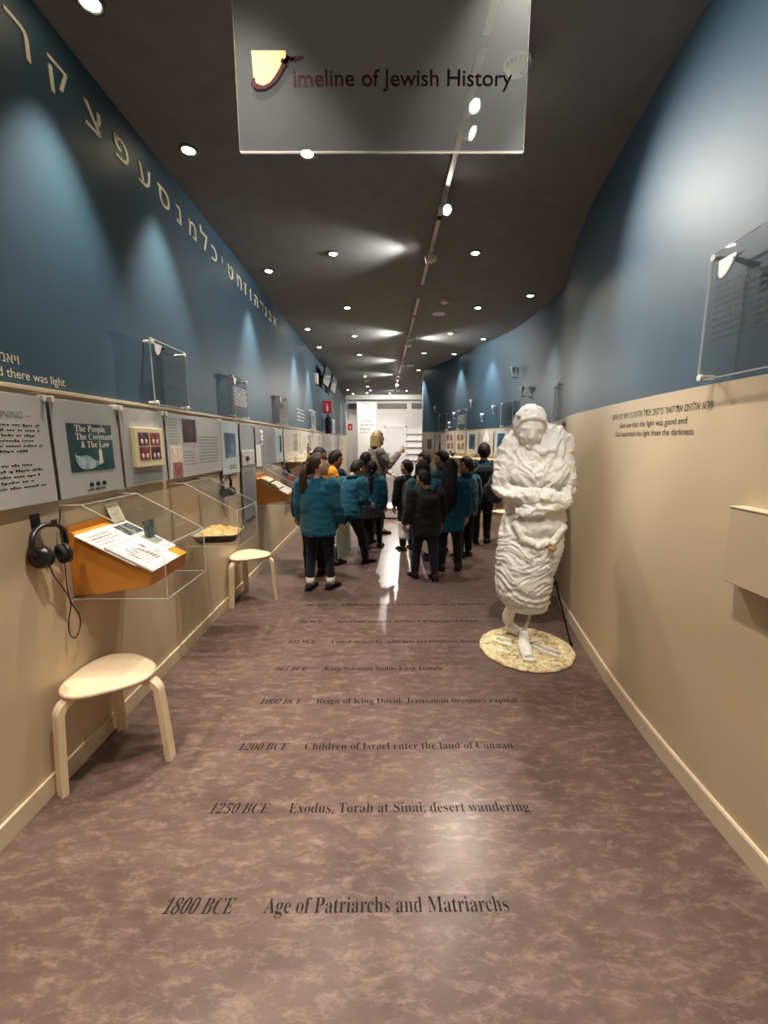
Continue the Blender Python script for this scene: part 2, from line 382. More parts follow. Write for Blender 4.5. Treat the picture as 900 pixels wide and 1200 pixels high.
# the white gallery at the far end
w = MB(); w.box((-1.58, 17.5, 0), (4.2, 17.65, ZC)); struct(w.build('wall_far', WHITE))
w = MB(); w.box((-0.96, 16.75, 0), (-0.22, 17.5, 3.02), 0, 0.004); struct(w.build('wall_pier', WHITE))
w = MB(); w.box((1.08, 11.28, 0), (4.2, 11.40, ZC)); w.box((4.08, 11.4, 0), (4.2, 17.5, ZC)); struct(w.build('wall_gallery', WHITE))
w = MB(); w.box((-1.58, 17.05, 0), (-1.43, 17.5, ZC)); struct(w.build('wall_far_left', WHITE))
w = MB(); w.box((-1.43, 16.95, 3.12), (4.08, 17.12, ZC), 0, 0.004); struct(w.build('trim_1', WHITE))
w = MB(); w.box((-1.58, -2.75, 0), (1.45, -2.6, ZC)); struct(w.build('wall_back', CREAM))
for i, (x0, x1) in enumerate(((-1.36, -1.02), (-0.17, 1.02), (1.22, 2.0))):
    g = MB(); g.box((x0, 17.47, 2.80), (x1, 17.50, 3.02), 0, 0.003)
    for k in range(5): g.box((x0 + 0.02, 17.455, 2.825 + k * 0.038), (x1 - 0.02, 17.47, 2.845 + k * 0.038), 1)
    tag(g.build('ventilation_grille', [mat('grey_grille', (0.10, 0.10, 0.10), 0.6), mat('grey_slat', (0.26, 0.26, 0.25), 0.5)]),
        ('narrow dark grille high on the far white wall, left of the white pier', 'long dark grille high on the far white wall, right of the white pier',
         'dark grille high on the far white wall, beside the end of the curved blue wall')[i], 'grille', 'grilles high on the far wall')
# white doorway outline and skirting in the far wall
d = MB(); d.box((0.08, 17.46, 0), (0.14, 17.5, 2.12)); d.box((0.08, 17.46, 2.06), (1.02, 17.5, 2.12)); d.box((0.96, 17.46, 0), (1.02, 17.5, 2.12))
d.box((0.14, 17.475, 0), (0.96, 17.5, 2.06), 1); d.cyl((0.24, 17.46, 1.0), (0.24, 17.40, 1.0), 0.012, n=10, mi=2); d.box((0.22, 17.40, 0.985), (0.34, 17.415, 1.015), 2)
struct(d.build('door_1', [WHITE, mat('white_door', (0.70, 0.70, 0.69), 0.45), STEEL]))

# ------------------------------------------------------------------ lamps in the ceiling
def spot_light(name, loc, target, power, size, blend, col, parent=None, radius=0.03):
    l = bpy.data.lights.new(name, 'SPOT'); l.energy = power; l.spot_size = R(size); l.spot_blend = blend; l.color = col; l.shadow_soft_size = radius
    o = bpy.data.objects.new(name, l); COL.objects.link(o); o.location = loc
    d = Vector(target) - Vector(loc); o.rotation_euler = d.to_track_quat('-Z', 'Y').to_euler()
    if parent: o.parent = parent
    return o
RING = mat('dark_lamp_trim', (0.09, 0.085, 0.08), 0.35, 0.5, metal=0.3)
def make_downlight():
    t = thing('downlight', '', 'ceiling light')
    m = MB(); m.lathe([(0.040, -0.001), (0.058, -0.001), (0.060, -0.005), (0.056, -0.010), (0.044, -0.012), (0.040, -0.006)], 32); m.build('trim_ring', RING, t)
    m = MB(); m.lathe([(0.001, -0.004), (0.028, -0.005), (0.038, -0.0075), (0.030, -0.013), (0.012, -0.016), (0.001, -0.0165)], 24); m.build('lens', LAMP, t)
    return t
DL = make_downlight(); _first = True
def downlight(x, y, label, power=P_DOWN, size=74, blend=0.75, col=WARM, tilt=(0, 0)):
    global _first
    o = DL if _first else dup(DL); _first = False
    o.location = (x, y, ZC); o['label'] = label; o['group'] = 'recessed downlights in the charcoal ceiling'
    spot_light('lamp', (x, y, ZC - 0.03), (x + tilt[0], y + tilt[1], 0), power, size, blend, col)
ordn = ['nearest the camera', 'second from the camera', 'third from the camera', 'fourth from the camera', 'fifth from the camera', 'sixth from the camera', 'seventh from the camera', 'farthest from the camera']
for i, y in enumerate((2.06, 2.95, 4.82, 7.16, 8.47, 15.26)):
    downlight(-1.2, y, 'lit recessed downlight in the row beside the left blue wall, ' + (ordn[i] if i < 5 else ordn[7]), P_DOWN * (1.25, 1.25, 1.5, 1.8, 1.8, 1.2)[i], 66, 0.8)
for i, y in enumerate((2.98, 4.41, 6.07, 7.61, 9.20, 12.13, 14.4)):
    downlight(-0.465, y, 'lit recessed downlight in the row down the ceiling middle, ' + (ordn[i] if i < 6 else ordn[7]), P_DOWN * (1, 1, 1.3, 1.5, 1.5, 1.3, 1)[i])
for i, (x, y) in enumerate(((0.912, 4.40), (1.32, 6.08), (1.17, 7.455), (0.88, 9.05))):
    downlight(x, y, 'lit recessed downlight right of the ceiling track, ' + ordn[i], P_DOWN * (1.15 if i == 0 else 1.4), 74, 0.75, WARM, (0.15, -2.2) if i == 0 else (0, 0))
for i, (x, y) in enumerate(((1.87, 5.6), (1.82, 7.85), (1.52, 9.15), (0.95, 11.15))):
    downlight(x, y, 'lit recessed downlight close to the curved right wall, ' + (ordn[i] if i < 3 else ordn[7]), P_DOWN * 1.2, 62, 0.8, NEUTRAL if i else WARM)
# unseen downlights added above and behind the camera as fill light
for i, (x, y) in enumerate(((-1.2, 0.6), (-0.465, 1.3), (-0.465, -0.3), (0.50, 1.72), (0.85, 0.1), (-1.2, -0.9), (0.3, -1.4))):
    downlight(x, y, 'unseen recessed fill downlight above the entrance, ' + ('left row, nearer', 'middle row, nearer', 'middle row, farther back', 'close to the bright right wall', 'right side, farther back', 'left row, farthest back', 'beside the track, farthest back')[i], P_DOWN * 1.15)
DLW = None
for i, (x, y) in enumerate(((-0.55, 16.2), (-0.4, 15.4), (0.9, 15.6), (2.4, 14.5), (2.6, 16.3), (0.3, 16.4), (-1.1, 16.5))):  # downlights added to brighten the far gallery
    downlight(x, y, ('added white recessed downlight in front of the white pier, nearer the end wall', 'added white recessed downlight in front of the white pier, farther from the end wall', 'added white recessed downlight before the far white wall, right of the track',
                     'added white downlight in the hidden bay of the far gallery, nearer', 'added white downlight in the hidden bay of the far gallery, farther', 'added white downlight closest to the far white doorway', 'added white downlight in the far left corner of the gallery')[i], (28, 34, 95, 95, 95, 40, 40)[i], 120, 0.6, (1.0, 0.94, 0.87))

for i, (y0, y1) in enumerate(((-1.5, 5.14), (5.68, 16.4))):
    t = thing('lighting_track', 'silver lighting track along the dark ceiling, ' + ('section nearer the camera' if i == 0 else 'section farther down the corridor'), 'lighting track', (0.47, y0, ZC), 0, 'ceiling lighting tracks')
    m = MB(); m.box((-0.017, 0, -0.032), (0.017, y1 - y0, 0), 0, 0.002); m.build('rail', TRACKM, t)
    m = MB(); m.box((-0.019, -0.012, -0.034), (0.019, 0.012, -0.0005), 0, 0.002); m.build('end_cap', WHITEP, t); m = MB(); m.box((-0.019, y1 - y0 - 0.012, -0.034), (0.019, y1 - y0 + 0.012, -0.0005), 0, 0.002); m.build('end_cap', WHITEP, t)
    for k in range(int((y1 - y0) / 1.5)):
        m = MB(); m.box((-0.0185, 0.7 + k * 1.5 - 0.03, -0.034), (0.0185, 0.7 + k * 1.5 + 0.03, -0.030)); m.build('joint_clip', BLACKM, t)
def track_head(y, target, label, power=P_TRACK, size=70, blend=0.7, col=WARM, x=0.47, lens=None):
    top = Vector((x, y, ZC - 0.034)); piv = Vector((x, y, ZC - 0.105)); d = (Vector(target) - piv).normalized()
    t = thing('track_spotlight', label, 'spotlight', top, 0, 'spotlights on the ceiling track')
    P = lambda v: Vector(v) - top
    m = MB(); m.box((-0.016, -0.045, -0.022), (0.016, 0.045, 0.0), 0, 0.003); m.cyl((0, 0, -0.02), (0, 0, -0.06), 0.007, n=12); m.build('adapter', WHITEP, t)
    q = d.to_track_quat('Z', 'Y').to_matrix().to_4x4(); Mx = Matrix.Translation(P(piv)) @ q
    m = MB(); m.lathe([(0.012, -0.055), (0.030, -0.050), (0.036, -0.02), (0.037, 0.050), (0.034, 0.052), (0.031, 0.030), (0.02, 0.026)], 28, 0, Mx); h = m.build('lamp_housing', WHITEP, t)
    for k in range(5):
        m.v = m.v
    m = MB(); m.lathe([(0.001, 0.032), (0.018, 0.034), (0.030, 0.036), (0.024, 0.041), (0.001, 0.043)], 24, 0, Mx); m.build('lens', LAMPW, t)
    spot_light('lamp', piv + d * 0.06, Vector(target), power, size, blend, col)
heads = [(1.36, (1.31, 1.9, 2.55), 'white track spotlight above the entrance aimed at the right wall', 30, 90, 0.9, NEUTRAL),
         (0.75, (0.98, 2.70, 1.05), 'unseen white track spotlight added behind the camera to brighten the plaster statue', 85, 34, 0.6, NEUTRAL),  # unseen head added to brighten the statue from the front
         (2.62, (1.30, 2.2, 2.5), 'white track spotlight seen through the hanging sign', 16, 80, 0.9, NEUTRAL),
         (3.42, (1.31, 1.55, 1.95), 'brightest white track spotlight, just below the hanging sign edge', 95, 78, 0.9, NEUTRAL),
         (4.28, (-1.43, 4.5, 2.7), 'white track spotlight just beyond the brightest one, turned to the left wall', 70, 100, 0.9, NEUTRAL),
         (7.42, (-1.43, 7.7, 2.9), 'white track spotlight turned left, nearer of the middle pair', 90, 110, 0.9, NEUTRAL),
         (7.84, (2.05, 7.7, 2.8), 'white track spotlight turned right, farther of the middle pair', 110, 100, 0.9, NEUTRAL),
         (9.86, (-1.43, 10.0, 2.9), 'white track spotlight turned left beyond the middle pair', 90, 110, 0.9, NEUTRAL),
         (11.9, (-1.43, 12.0, 2.9), 'white track spotlight turned left, second from the track end', 90, 110, 0.9, NEUTRAL),
         (13.2, (0.35, 5.0, 0.4), 'bright white track spotlight far down the track, glaring toward the camera', 250, 50, 0.9, NEUTRAL),
         (15.0, (0.2, 17.5, 2.0), 'white track spotlight added at the track end to light the far white wall', 120, 110, 0.8, NEUTRAL)]  # extra head added so the far wall gets light
for y, tg, lb, pw, sz, bl, c in heads: track_head(y, tg, lb, pw, sz, bl, c)

# smoke detectors and ceiling speakers
def detector(x, y, label, big=True):
    t = thing('smoke_detector', label, 'smoke detector', (x, y, ZC), 0, 'white discs on the ceiling')
    m = MB(); m.lathe([(0.001, -0.0002), (0.066, -0.0002), (0.066, -0.012), (0.062, -0.016), (0.001, -0.016)], 32); m.build('base', WHITEP, t)
    m = MB(); m.lathe([(0.001, -0.0165), (0.052, -0.0165), (0.055, -0.030), (0.048, -0.042), (0.030, -0.050), (0.001, -0.051)], 32)
    for k in range(16):
        a = k * math.pi / 8; m.box((0.0535, -0.004, -0.036), (0.056, 0.004, -0.020), 1, 0, Matrix.Rotation(a, 4, 'Z'))
    m.build('sensor_head', [WHITEP, mat('vent_grey', (0.2, 0.2, 0.2), 0.6)], t)
    m = MB(); m.cyl((0.02, 0, -0.048), (0.02, 0, -0.054), 0.004, n=10); m.build('indicator', RED, t)
detector(0.66, 2.335, 'white smoke detector partly behind the hanging title sign')
detector(0.817, 5.76, 'small white smoke detector right of the track, beyond the large disc')
def speaker(x, y, label):
    t = thing('ceiling_speaker', label, 'speaker', (x, y, ZC), 0, 'white discs on the ceiling')
    m = MB(); m.lathe([(0.075, -0.0002), (0.095, -0.0002), (0.097, -0.006), (0.09, -0.012), (0.075, -0.008)], 36); m.build('rim', WHITEP, t)
    m = MB(); m.lathe([(0.001, -0.012), (0.06, -0.009), (0.078, -0.004), (0.078, -0.001), (0.001, -0.001)], 30); m.build('grille', WHITEP, t)
speaker(0.819, 6.35, 'round white ceiling speaker right of the track gap')
speaker(0.695, 10.5, 'round white ceiling speaker near the far end of the curved wall')
speaker(-0.444, 13.07, 'round white ceiling speaker far down the middle row of lights')

# ------------------------------------------------------------------ hanging title sign
SY = 1.60
t = thing('hanging_sign', 'frosted clear hanging sign reading Timeline of Jewish History', 'sign', (0, SY, ZC))
m = MB(); m.box((-0.475, -0.004, 2.467 - ZC), (0.484, 0.004, -0.0005)); m.build('panel', FROST, t)
m = MB()
m.box((-0.4755, -0.0045, 2.4655 - ZC), (0.4845, 0.0045, 2.4685 - ZC)); m.box((-0.4765, -0.0045, 2.467 - ZC), (-0.475, 0.0045, -0.0005)); m.box((0.484, -0.0045, 2.467 - ZC), (0.4855, 0.0045, -0.0005))
m.build('polished_edge', EDGE, t)
# emblem of the signs: a parchment sheet with a brush-stroke T
def emblem(parent, P, s, sheet, stroke, name='emblem'):
    """P(u, v, d) -> point; sheet about 0.11*s wide"""
    m = MB()
    poly = [(0, 0.104), (0.112, 0.104), (0.112, 0.085), (0.104, 0.068), (0.090, 0.045), (0.070, 0.022), (0.050, 0.008), (0.022, 0.004), (0.004, 0.012)]
    m.prism(poly, 0.0, 0.0012, 'z')
    m.v = [tuple(P(v[0] * s, v[1] * s, v[2])) for v in m.v]; m.build(name, sheet, parent)
    m = MB(); pts = [(0.004, 0.026), (0.002, 0.012), (0.014, 0.001), (0.036, -0.001), (0.058, 0.008), (0.076, 0.024), (0.094, 0.048), (0.108, 0.070), (0.118, 0.080), (0.140, 0.080), (0.170, 0.086)]
    wd = [0.005, 0.008, 0.008, 0.005, 0.005, 0.006, 0.006, 0.007, 0.008, 0.006, 0.002]
    def ribbon(pts, wd):
        L = []
        for i, (x, y) in enumerate(pts):
            a = Vector(pts[max(0, i - 1)]); b_ = Vector(pts[min(len(pts) - 1, i + 1)]); d = (b_ - a).normalized(); nn = Vector((-d.y, d.x))
            L.append([(x + nn.x * wd[i], y + nn.y * wd[i]), (x - nn.x * wd[i], y - nn.y * wd[i])])
        vs = [(q[0], q[1], z) for z in (0.0014, 0.003) for r in L for q in r]; n = len(L) * 2; fs = []
        for i in range(len(L) - 1):
            fs.append((2 * i, 2 * i + 1, 2 * i + 3, 2 * i + 2)); fs.append((n + 2 * i, n + 2 * i + 2, n + 2 * i + 3, n + 2 * i + 1))
            fs.append((2 * i, 2 * i + 2, n + 2 * i + 2, n + 2 * i)); fs.append((2 * i + 1, n + 2 * i + 1, n + 2 * i + 3, 2 * i + 3))
        m.add(vs, fs)
    ribbon(pts, wd)
    ribbon([(0.098, 0.078), (0.112, 0.068), (0.120, 0.086), (0.128, 0.076), (0.145, 0.084)], [0.006, 0.009, 0.007, 0.005, 0.002])
    m.v = [tuple(P(v[0] * s, v[1] * s, v[2])) for v in m.v]; m.build('brush_stroke', stroke, parent)
emblem(t, lambda u, v, d: Vector((-0.421 + u, -0.0042 - d, 2.654 - ZC + v)), 1.0, YELLOW, MAROON)
me = text_mesh('imeline of Jewish History', 0.075, 0.722, 'LEFT', 0.0006, 0, 0.0004)
text_on('lettering', me, lambda u, v, d: Vector((-0.287 + u, -0.0052 + d * -1, 2.6575 - ZC + v * 0.92)), MAROON, t)
m = MB()
for xx in (-0.40, 0.40):
    m.box((xx - 0.03, -0.014, -0.05), (xx + 0.03, -0.0042, -0.0005), 0, 0.002); m.box((xx - 0.03, 0.0042, -0.05), (xx + 0.03, 0.014, -0.0005), 0, 0.002)
m.build('ceiling_bracket', STEEL, t)

# ------------------------------------------------------------------ writing on floor and walls
rows = [(1.11, '1800 BCE', 'Age of Patriarchs and Matriarchs', 0.407, 0.228), (1.478, '1250 BCE', 'Exodus, Torah at Sinai; desert wandering', 0.603, 0.245),
        (1.833, '1200 BCE', 'Children of Israel enter the land of Canaan', 0.645, 0.245), (2.20, '1000 BCE', 'Reign of King David, Jerusalem becomes capital', 0.785, 0.245),
        (2.555, '965 BCE', 'King Solomon builds First Temple', 0.40, 0.21), (2.933, '922 BCE', 'United monarchy splits into two kingdoms, Israel and Judah', 0.98, 0.21),
        (3.295, '722 BCE', 'Assyrians conquer northern Kingdom of Israel', 0.80, 0.21), (3.66, '586 BCE', 'Babylonians destroy First Temple; exile to Babylonia', 0.95, 0.21)]
desc = ['beginning 1800 BCE, closest to the camera', 'beginning 1250 BCE', 'beginning 1200 BCE', 'beginning 1000 BCE', 'about King Solomon and the First Temple', 'about a united monarchy splitting, beside the statue base', 'next beyond the united monarchy row', 'farthest row before the children']
for (y, d, s, xe, dw), ds in zip(rows, desc):
    t = thing('floor_inscription', 'row of worn black floor lettering ' + ds, 'floor lettering', (-0.717, y, 0), 0, 'timeline lettering across the floor')
    text_on('date_lettering', text_mesh(serif(d), 0.070, dw, 'LEFT', 0, 0.22, -0.0006), lambda u, v, q: Vector((u, v, 0.0009)), FLOORINK, t)
    text_on('event_lettering', text_mesh(serif(s), 0.070, xe + 0.39, 'LEFT', 0, 0, -0.0006), lambda u, v, q: Vector((u + 0.327, v, 0.0009)), FLOORINK, t)

LET = [('ר', 1.78, 2.003, 'curved stroke cut off at the picture corner'), ('ק', 2.116, 2.211, 'two-stroke form second from the corner'), ('צ', 2.333, 2.441, 'forked form third from the corner'), ('פ', 2.562, 2.675, 'curled form fourth from the corner'), ('ע', 2.788, 2.898, 'y-like form fifth from the corner'),
       ('ס', 3.004, 3.141, 'closed oval ring'), ('נ', 3.22, 3.325, 'narrow bracket just past the oval ring'), ('מ', 3.417, 3.567, 'wide form second past the oval ring'), ('ל', 3.645, 3.764, 'tallest form rising above the rest'), ('כ', 3.836, 3.983, 'c-like hook just past the tallest letter'),
       ('י', 4.062, 4.134, 'smallest raised comma-like form'), ('ט', 4.211, 4.395, 'open u-like bowl just past the smallest letter'), ('ח', 4.464, 4.647, 'arch-shaped form past the u-like bowl'), ('ז', 4.699, 4.786, 'slim stem with top bar'), ('ו', 4.868, 4.969, 'plain slim stroke'),
       ('ה', 5.023, 5.236, 'arch with a detached leg'), ('ד', 5.254, 5.453, 'square-cornered form fourth from the far end'), ('ג', 5.433, 5.608, 'footed form third from the far end'), ('ב', 5.628, 5.815, 'boxy form second from the far end'), ('א', 5.83, 6.094, 'slanted form at the far end')]
for ch, y0, y1, ds in LET:
    me = text_mesh(ch, 0.2, None, 'LEFT', 0.0025)
    xs = [v.co.x for v in me.vertices]; ys = [v.co.y for v in me.vertices]
    h = 0.112; z1 = 3.145
    if ch == 'ל': h = 0.165; z1 = 3.20
    if ch == 'ק': h = 0.14; z1 = 3.155
    if ch == 'י': h = 0.058
    a, b_, c0, c1 = min(xs), max(xs), min(ys), max(ys)
    k = h / (c1 - c0) * 1.30; wd = (b_ - a) * k; ym = (y0 + y1) / 2 - wd / 2 if ch != 'ר' else y1 - wd
    o = text_on('hebrew_letter', me, lambda u, v, d: Vector((0.003 + d, (u - a) * k, (v - c0) / (c1 - c0) * h)), LETTER)
    y0 = ym
    o.location = (XL - 0.008, y0, z1 - h)
    tag(o, 'cream Hebrew letter high on the blue wall, ' + ds, 'letter', 'Hebrew alphabet along the left wall')
rev = lambda s: s[::-1]
t = thing('wall_inscription', 'cream verse with Hebrew above, ending and there was light, on the left blue wall', 'wall lettering', (XL - 0.008, 1.97, 1.74), 0, 'verses painted on the walls')
text_on('lettering', text_mesh('And God said, Let there be light and there was light', 0.050, None, 'RIGHT', 0.0), lambda u, v, d: Vector((0.001, u, 0.010 + v)), LETTER, t)
text_on('hebrew_lettering', text_mesh(rev('ויאמר אלהים יהי אור ויהי אור'), 0.055, None, 'RIGHT', 0.0), lambda u, v, d: Vector((0.001, u - 0.235, 0.064 + v)), LETTER, t)
t = thing('wall_inscription', 'dark verse with Hebrew above about light and darkness on the right cream wall', 'wall lettering', (0, 0, 0), 0, 'verses painted on the walls')
def onright(y0, z0, off=0.0015): return lambda u, v, d: Vector((wx(y0 - u) - off - d, y0 - u, z0 + v))
text_on('hebrew_lettering', text_mesh(rev('וירא אלהים את־האור כי־טוב ויבדל אלהים בין האור ובין החשך'), 0.050, 0.98, 'LEFT'), onright(2.70, 1.627), INK, t)
text_on('lettering', text_mesh('God saw that the light was good and', 0.043, 0.69, 'LEFT'), onright(2.56, 1.573), INK, t)
text_on('lettering', text_mesh('God separated the light from the darkness', 0.043, 0.80, 'LEFT'), onright(2.617, 1.524), INK, t)
t = thing('wall_inscription', 'small white four-line verse far along the left blue wall', 'wall lettering', (XL - 0.008, 7.25, 1.84), 0, 'verses painted on the walls')
m = MB(); words(m, lambda u, v: Vector((0.001, u, v)), 0, 0.75, 0, 0.24, 4, ragged=0.15, th=0.4, rs=5); m.build('lettering', INKW, t)

# ------------------------------------------------------------------ panels along the left wall
PT = 0.006
def clip(parent, y, z):
    m = MB(); m.box((-0.018, y - 0.009, z - 0.014), (PT + 0.010, y + 0.009, z + 0.012), 0, 0.003); m.build('clear_clip', CAPM, parent)
def panel(y0, y1, z0, z1, m_, label, name='display_board', clips=True):
    t = thing(name, label, 'display panel', (XL + 0.022, y0, z0), 0, 'display panels along the left wall')
    m = MB(); m.box((0, 0, 0), (PT, y1 - y0, z1 - z0), 0, 0.0015); m.build('board', m_, t)
    m = MB()
    for yy in (0.06, y1 - y0 - 0.06):
        for zz in (0.05, z1 - z0 - 0.05): m.cyl((-0.0215, yy, zz), (0.0005, yy, zz), 0.009, n=12)
    m.build('spacer', STEEL, t)
    if clips:
        for yy in (0.012, y1 - y0 - 0.012): clip(t, yy, z1 - z0 - 0.004)
    return t
PF = lambda u, v: Vector((PT + 0.0008, u, v))
def pic(parent, y0, y1, z0, z1, m_, name='picture', d=0.0015, fr=None):
    m = MB(); m.box((PT, y0, z0), (PT + d, y1, z1)); return m.build(name, m_, parent)
def art(name, scale, stops, **k): return MATS.get(name) or ramp_mat(name, scale, stops, 0.3, 0.5, **k)
ZB, ZT = 1.252, 1.685
t = panel(0.75, 1.795, ZB, ZT, PANEL, 'grey text panel about beginnings at the left picture edge')
text_on('heading_lettering', text_mesh('BEGINNING ~', 0.036, None, 'RIGHT', 0, 0.15), lambda u, v, d: Vector((PT + 0.0009, 0.956 + u, 0.352 - 0.012 + v)), INKS, t)
m = MB(); words(m, PF, 0.15, 1.01, 0.205, 0.325, 6, ragged=0.05, rs=1); words(m, PF, 0.15, 1.01, 0.065, 0.172, 5, ragged=0.08, rs=2); m.build('small_print', INK, t)
t = thing('dark_backing_strip', 'narrow black strip in the gap between the first two grey panels', 'strip', (XL, 1.790, ZB), 0)
m = MB(); m.box((0.0002, 0.006, 0), (0.026, 0.0235, ZT - ZB - 0.02)); m.build('strip', BLACKM, t)
t = panel(1.815, 2.262, ZB, ZT, PANEL, 'grey panel with dark teal square poster reading The People, The Covenant and The Law')
CAN = art('teal_poster_ground', 3, [(0.3, (0.004, 0.018, 0.035)), (0.5, (0.010, 0.055, 0.070)), (0.7, (0.03, 0.14, 0.12))])
pic(t, 0.078, 0.388, 0.112, 0.333, CAN, 'poster')
for i, s in enumerate(('The People,', 'The Covenant', '& The Law')):
    text_on('poster_lettering', text_mesh(serif(s), 0.044, None, 'LEFT'), lambda u, v, d: Vector((PT + 0.0022, 0.128 + u + (0.03 if i == 2 else 0), 0.297 - i * 0.037 + v)), INKW, t)
m = MB()
bird = [(0.112, 0.205), (0.118, 0.188), (0.150, 0.183), (0.185, 0.188), (0.215, 0.178), (0.245, 0.160), (0.285, 0.158), (0.308, 0.150), (0.290, 0.142), (0.255, 0.136), (0.232, 0.124), (0.190, 0.119), (0.150, 0.124), (0.125, 0.142), (0.114, 0.165)]
m.prism(bird, PT + 0.0016, PT + 0.0024, 'x'); m.build('shell_drawing', art('pale_blue_wash', 30, [(0.3, (0.10, 0.22, 0.28)), (0.6, (0.45, 0.60, 0.62)), (0.8, (0.75, 0.72, 0.60))]), t)
m = MB(); m.prism([(0.272, 0.150), (0.298, 0.150), (0.296, 0.205), (0.286, 0.222), (0.274, 0.205)], PT + 0.0025, PT + 0.003, 'x'); m.build('candle_drawing', mat('pale_candle', (0.80, 0.82, 0.60), 0.5), t)
for k in range(3): m = MB(); m.cyl((PT, 0.195 + k * 0.046, 0.047), (PT + 0.008, 0.195 + k * 0.046, 0.047), 0.010, n=14); m.build('push_button', BLACKP, t)
m = MB(); words(m, PF, 0.165, 0.305, 0.012, 0.03, 1, ragged=0, th=0.7, rs=4); m.build('small_print', INK, t)
t = panel(2.29, 2.735, ZB, ZT, PANEL, 'grey panel holding a raised cream frame of four small portraits')
f = MB(); f.box((PT, 0.078, 0.105), (PT + 0.022, 0.385, 0.330), 0, 0.003); fr = f.build('picture_frame', mat('cream_frame', (0.66, 0.60, 0.36), 0.5), t)
for i in range(2):
    for j in range(2):
        y0 = 0.115 + i * 0.122; z0 = 0.145 + j * 0.083
        m = MB(); m.box((PT + 0.022, y0, z0), (PT + 0.0235, y0 + 0.108, z0 + 0.074), (i + j) % 2)
        for k in range(2): m.ell((PT + 0.0232, y0 + 0.032 + k * 0.045, z0 + 0.022), (0.0015, 0.013, 0.017), 10, 6, 2)
        m.build('portrait', [art('maroon_portrait', 60, [(0.35, (0.10, 0.012, 0.025)), (0.6, (0.30, 0.06, 0.08)), (0.8, (0.55, 0.35, 0.30))]), art('dark_portrait', 50, [(0.4, (0.02, 0.01, 0.02)), (0.6, (0.12, 0.04, 0.06)), (0.75, (0.5, 0.4, 0.4))]), mat('pale_figure', (0.62, 0.50, 0.45), 0.5)], fr)
m = MB(); words(m, PF, 0.065, 0.40, 0.015, 0.082, 5, ragged=0.05, rs=6); m.build('small_print', INKS, t)
t = panel(2.765, 3.685, ZB, ZT, PANEL, 'wide grey panel with black photograph on top and brown picture below')
pic(t, 0.205, 0.455, 0.222, 0.418, mat('grey_mount', (0.42, 0.43, 0.42), 0.5), 'mount')
m = MB(); m.box((PT + 0.0015, 0.222, 0.245), (PT + 0.003, 0.440, 0.410)); m.build('photograph', art('black_photo', 14, [(0.45, (0.008, 0.005, 0.008)), (0.62, (0.05, 0.02, 0.03)), (0.74, (0.45, 0.28, 0.25))]), t)
pic(t, 0.030, 0.200, 0.005, 0.222, mat('pale_mount', (0.60, 0.56, 0.52), 0.5), 'mount')
m = MB(); m.box((PT + 0.0015, 0.045, 0.115), (PT + 0.003, 0.185, 0.21)); m.build('drawing', art('white_drawing', 25, [(0.4, (0.75, 0.68, 0.60)), (0.6, (0.60, 0.45, 0.36)), (0.72, (0.35, 0.10, 0.08))]), t)
m = MB(); m.box((PT + 0.0015, 0.045, 0.01), (PT + 0.003, 0.185, 0.108)); m.build('photograph', art('brown_photo', 18, [(0.4, (0.16, 0.05, 0.05)), (0.6, (0.38, 0.18, 0.16)), (0.75, (0.75, 0.60, 0.50))], stretch=(1, 4, 1)), t)
m = MB(); words(m, PF, 0.02, 0.19, 0.235, 0.41, 9, rs=8, th=0.3); words(m, PF, 0.47, 0.86, 0.08, 0.30, 9, rs=9, ragged=0.05, th=0.4); words(m, PF, 0.22, 0.44, 0.08, 0.19, 5, rs=10, th=0.3); m.build('small_print', INKS, t)
t = panel(3.70, 4.135, ZB - 0.045, ZT, PANELB, 'pale blue-grey panel with small dark blue poster above the second headphones')
pic(t, 0.075, 0.350, 0.150, 0.372, art('navy_poster', 5, [(0.35, (0.008, 0.025, 0.055)), (0.55, (0.03, 0.10, 0.16)), (0.72, (0.25, 0.42, 0.50))]), 'poster')
m = MB(); words(m, PF, 0.16, 0.34, 0.04, 0.085, 2, ragged=0, th=0.6, rs=11); m.build('small_print', INK, t)
t = panel(4.19, 4.64, 0.70, ZT - 0.01, PANELD, 'tall dark grey panel reaching down beside the second display case')
m = MB(); m.box((PT, 0.0, 0.56), (PT + 0.012, 0.40, 0.71), 0, 0.002); m.build('artefact_plate', mat('pale_plate', (0.44, 0.44, 0.43), 0.4), t)
m = MB(); m.ell((PT + 0.022, 0.14, 0.635), (0.016, 0.035, 0.03), 12, 8); m.build('artefact', mat('dark_artefact', (0.05, 0.05, 0.055), 0.4), t)
m = MB(); words(m, PF, 0.04, 0.38, 0.06, 0.50, 16, rs=12, th=0.28); m.build('small_print', INKS, t)
t = panel(4.70, 5.56, ZB - 0.03, ZT - 0.015, PANELD, 'dark grey panel with white script and a white notice sheet')
m = MB()
for k in range(4):
    z = 0.24 + k * 0.048; m.tube([(PT + 0.002, 0.235 + 0.05 * math.cos(q * 1.25 + k), z + 0.022 * math.sin(q * 1.9 + k)) for q in range(8)], 0.0075, 6)
m.build('white_script', INKW, t)
pic(t, 0.0, 0.185, 0.005, 0.245, PAPER, 'notice_sheet')
m = MB(); words(m, PF, 0.45, 0.82, 0.08, 0.36, 10, rs=13, th=0.3); m.build('small_print', INKS, t)
t = panel(5.585, 5.98, ZB - 0.03, ZT - 0.02, PANELB, 'pale blue panel with half cyan half black poster above the third headphones')
pic(t, 0.07, 0.21, 0.13, 0.36, mat('cyan_print', (0.12, 0.48, 0.55), 0.3), 'poster'); pic(t, 0.21, 0.31, 0.13, 0.36, BLACKM, 'poster')
m = MB(); words(m, PF, 0.12, 0.30, 0.02, 0.05, 1, ragged=0, rs=14); m.build('small_print', INK, t)
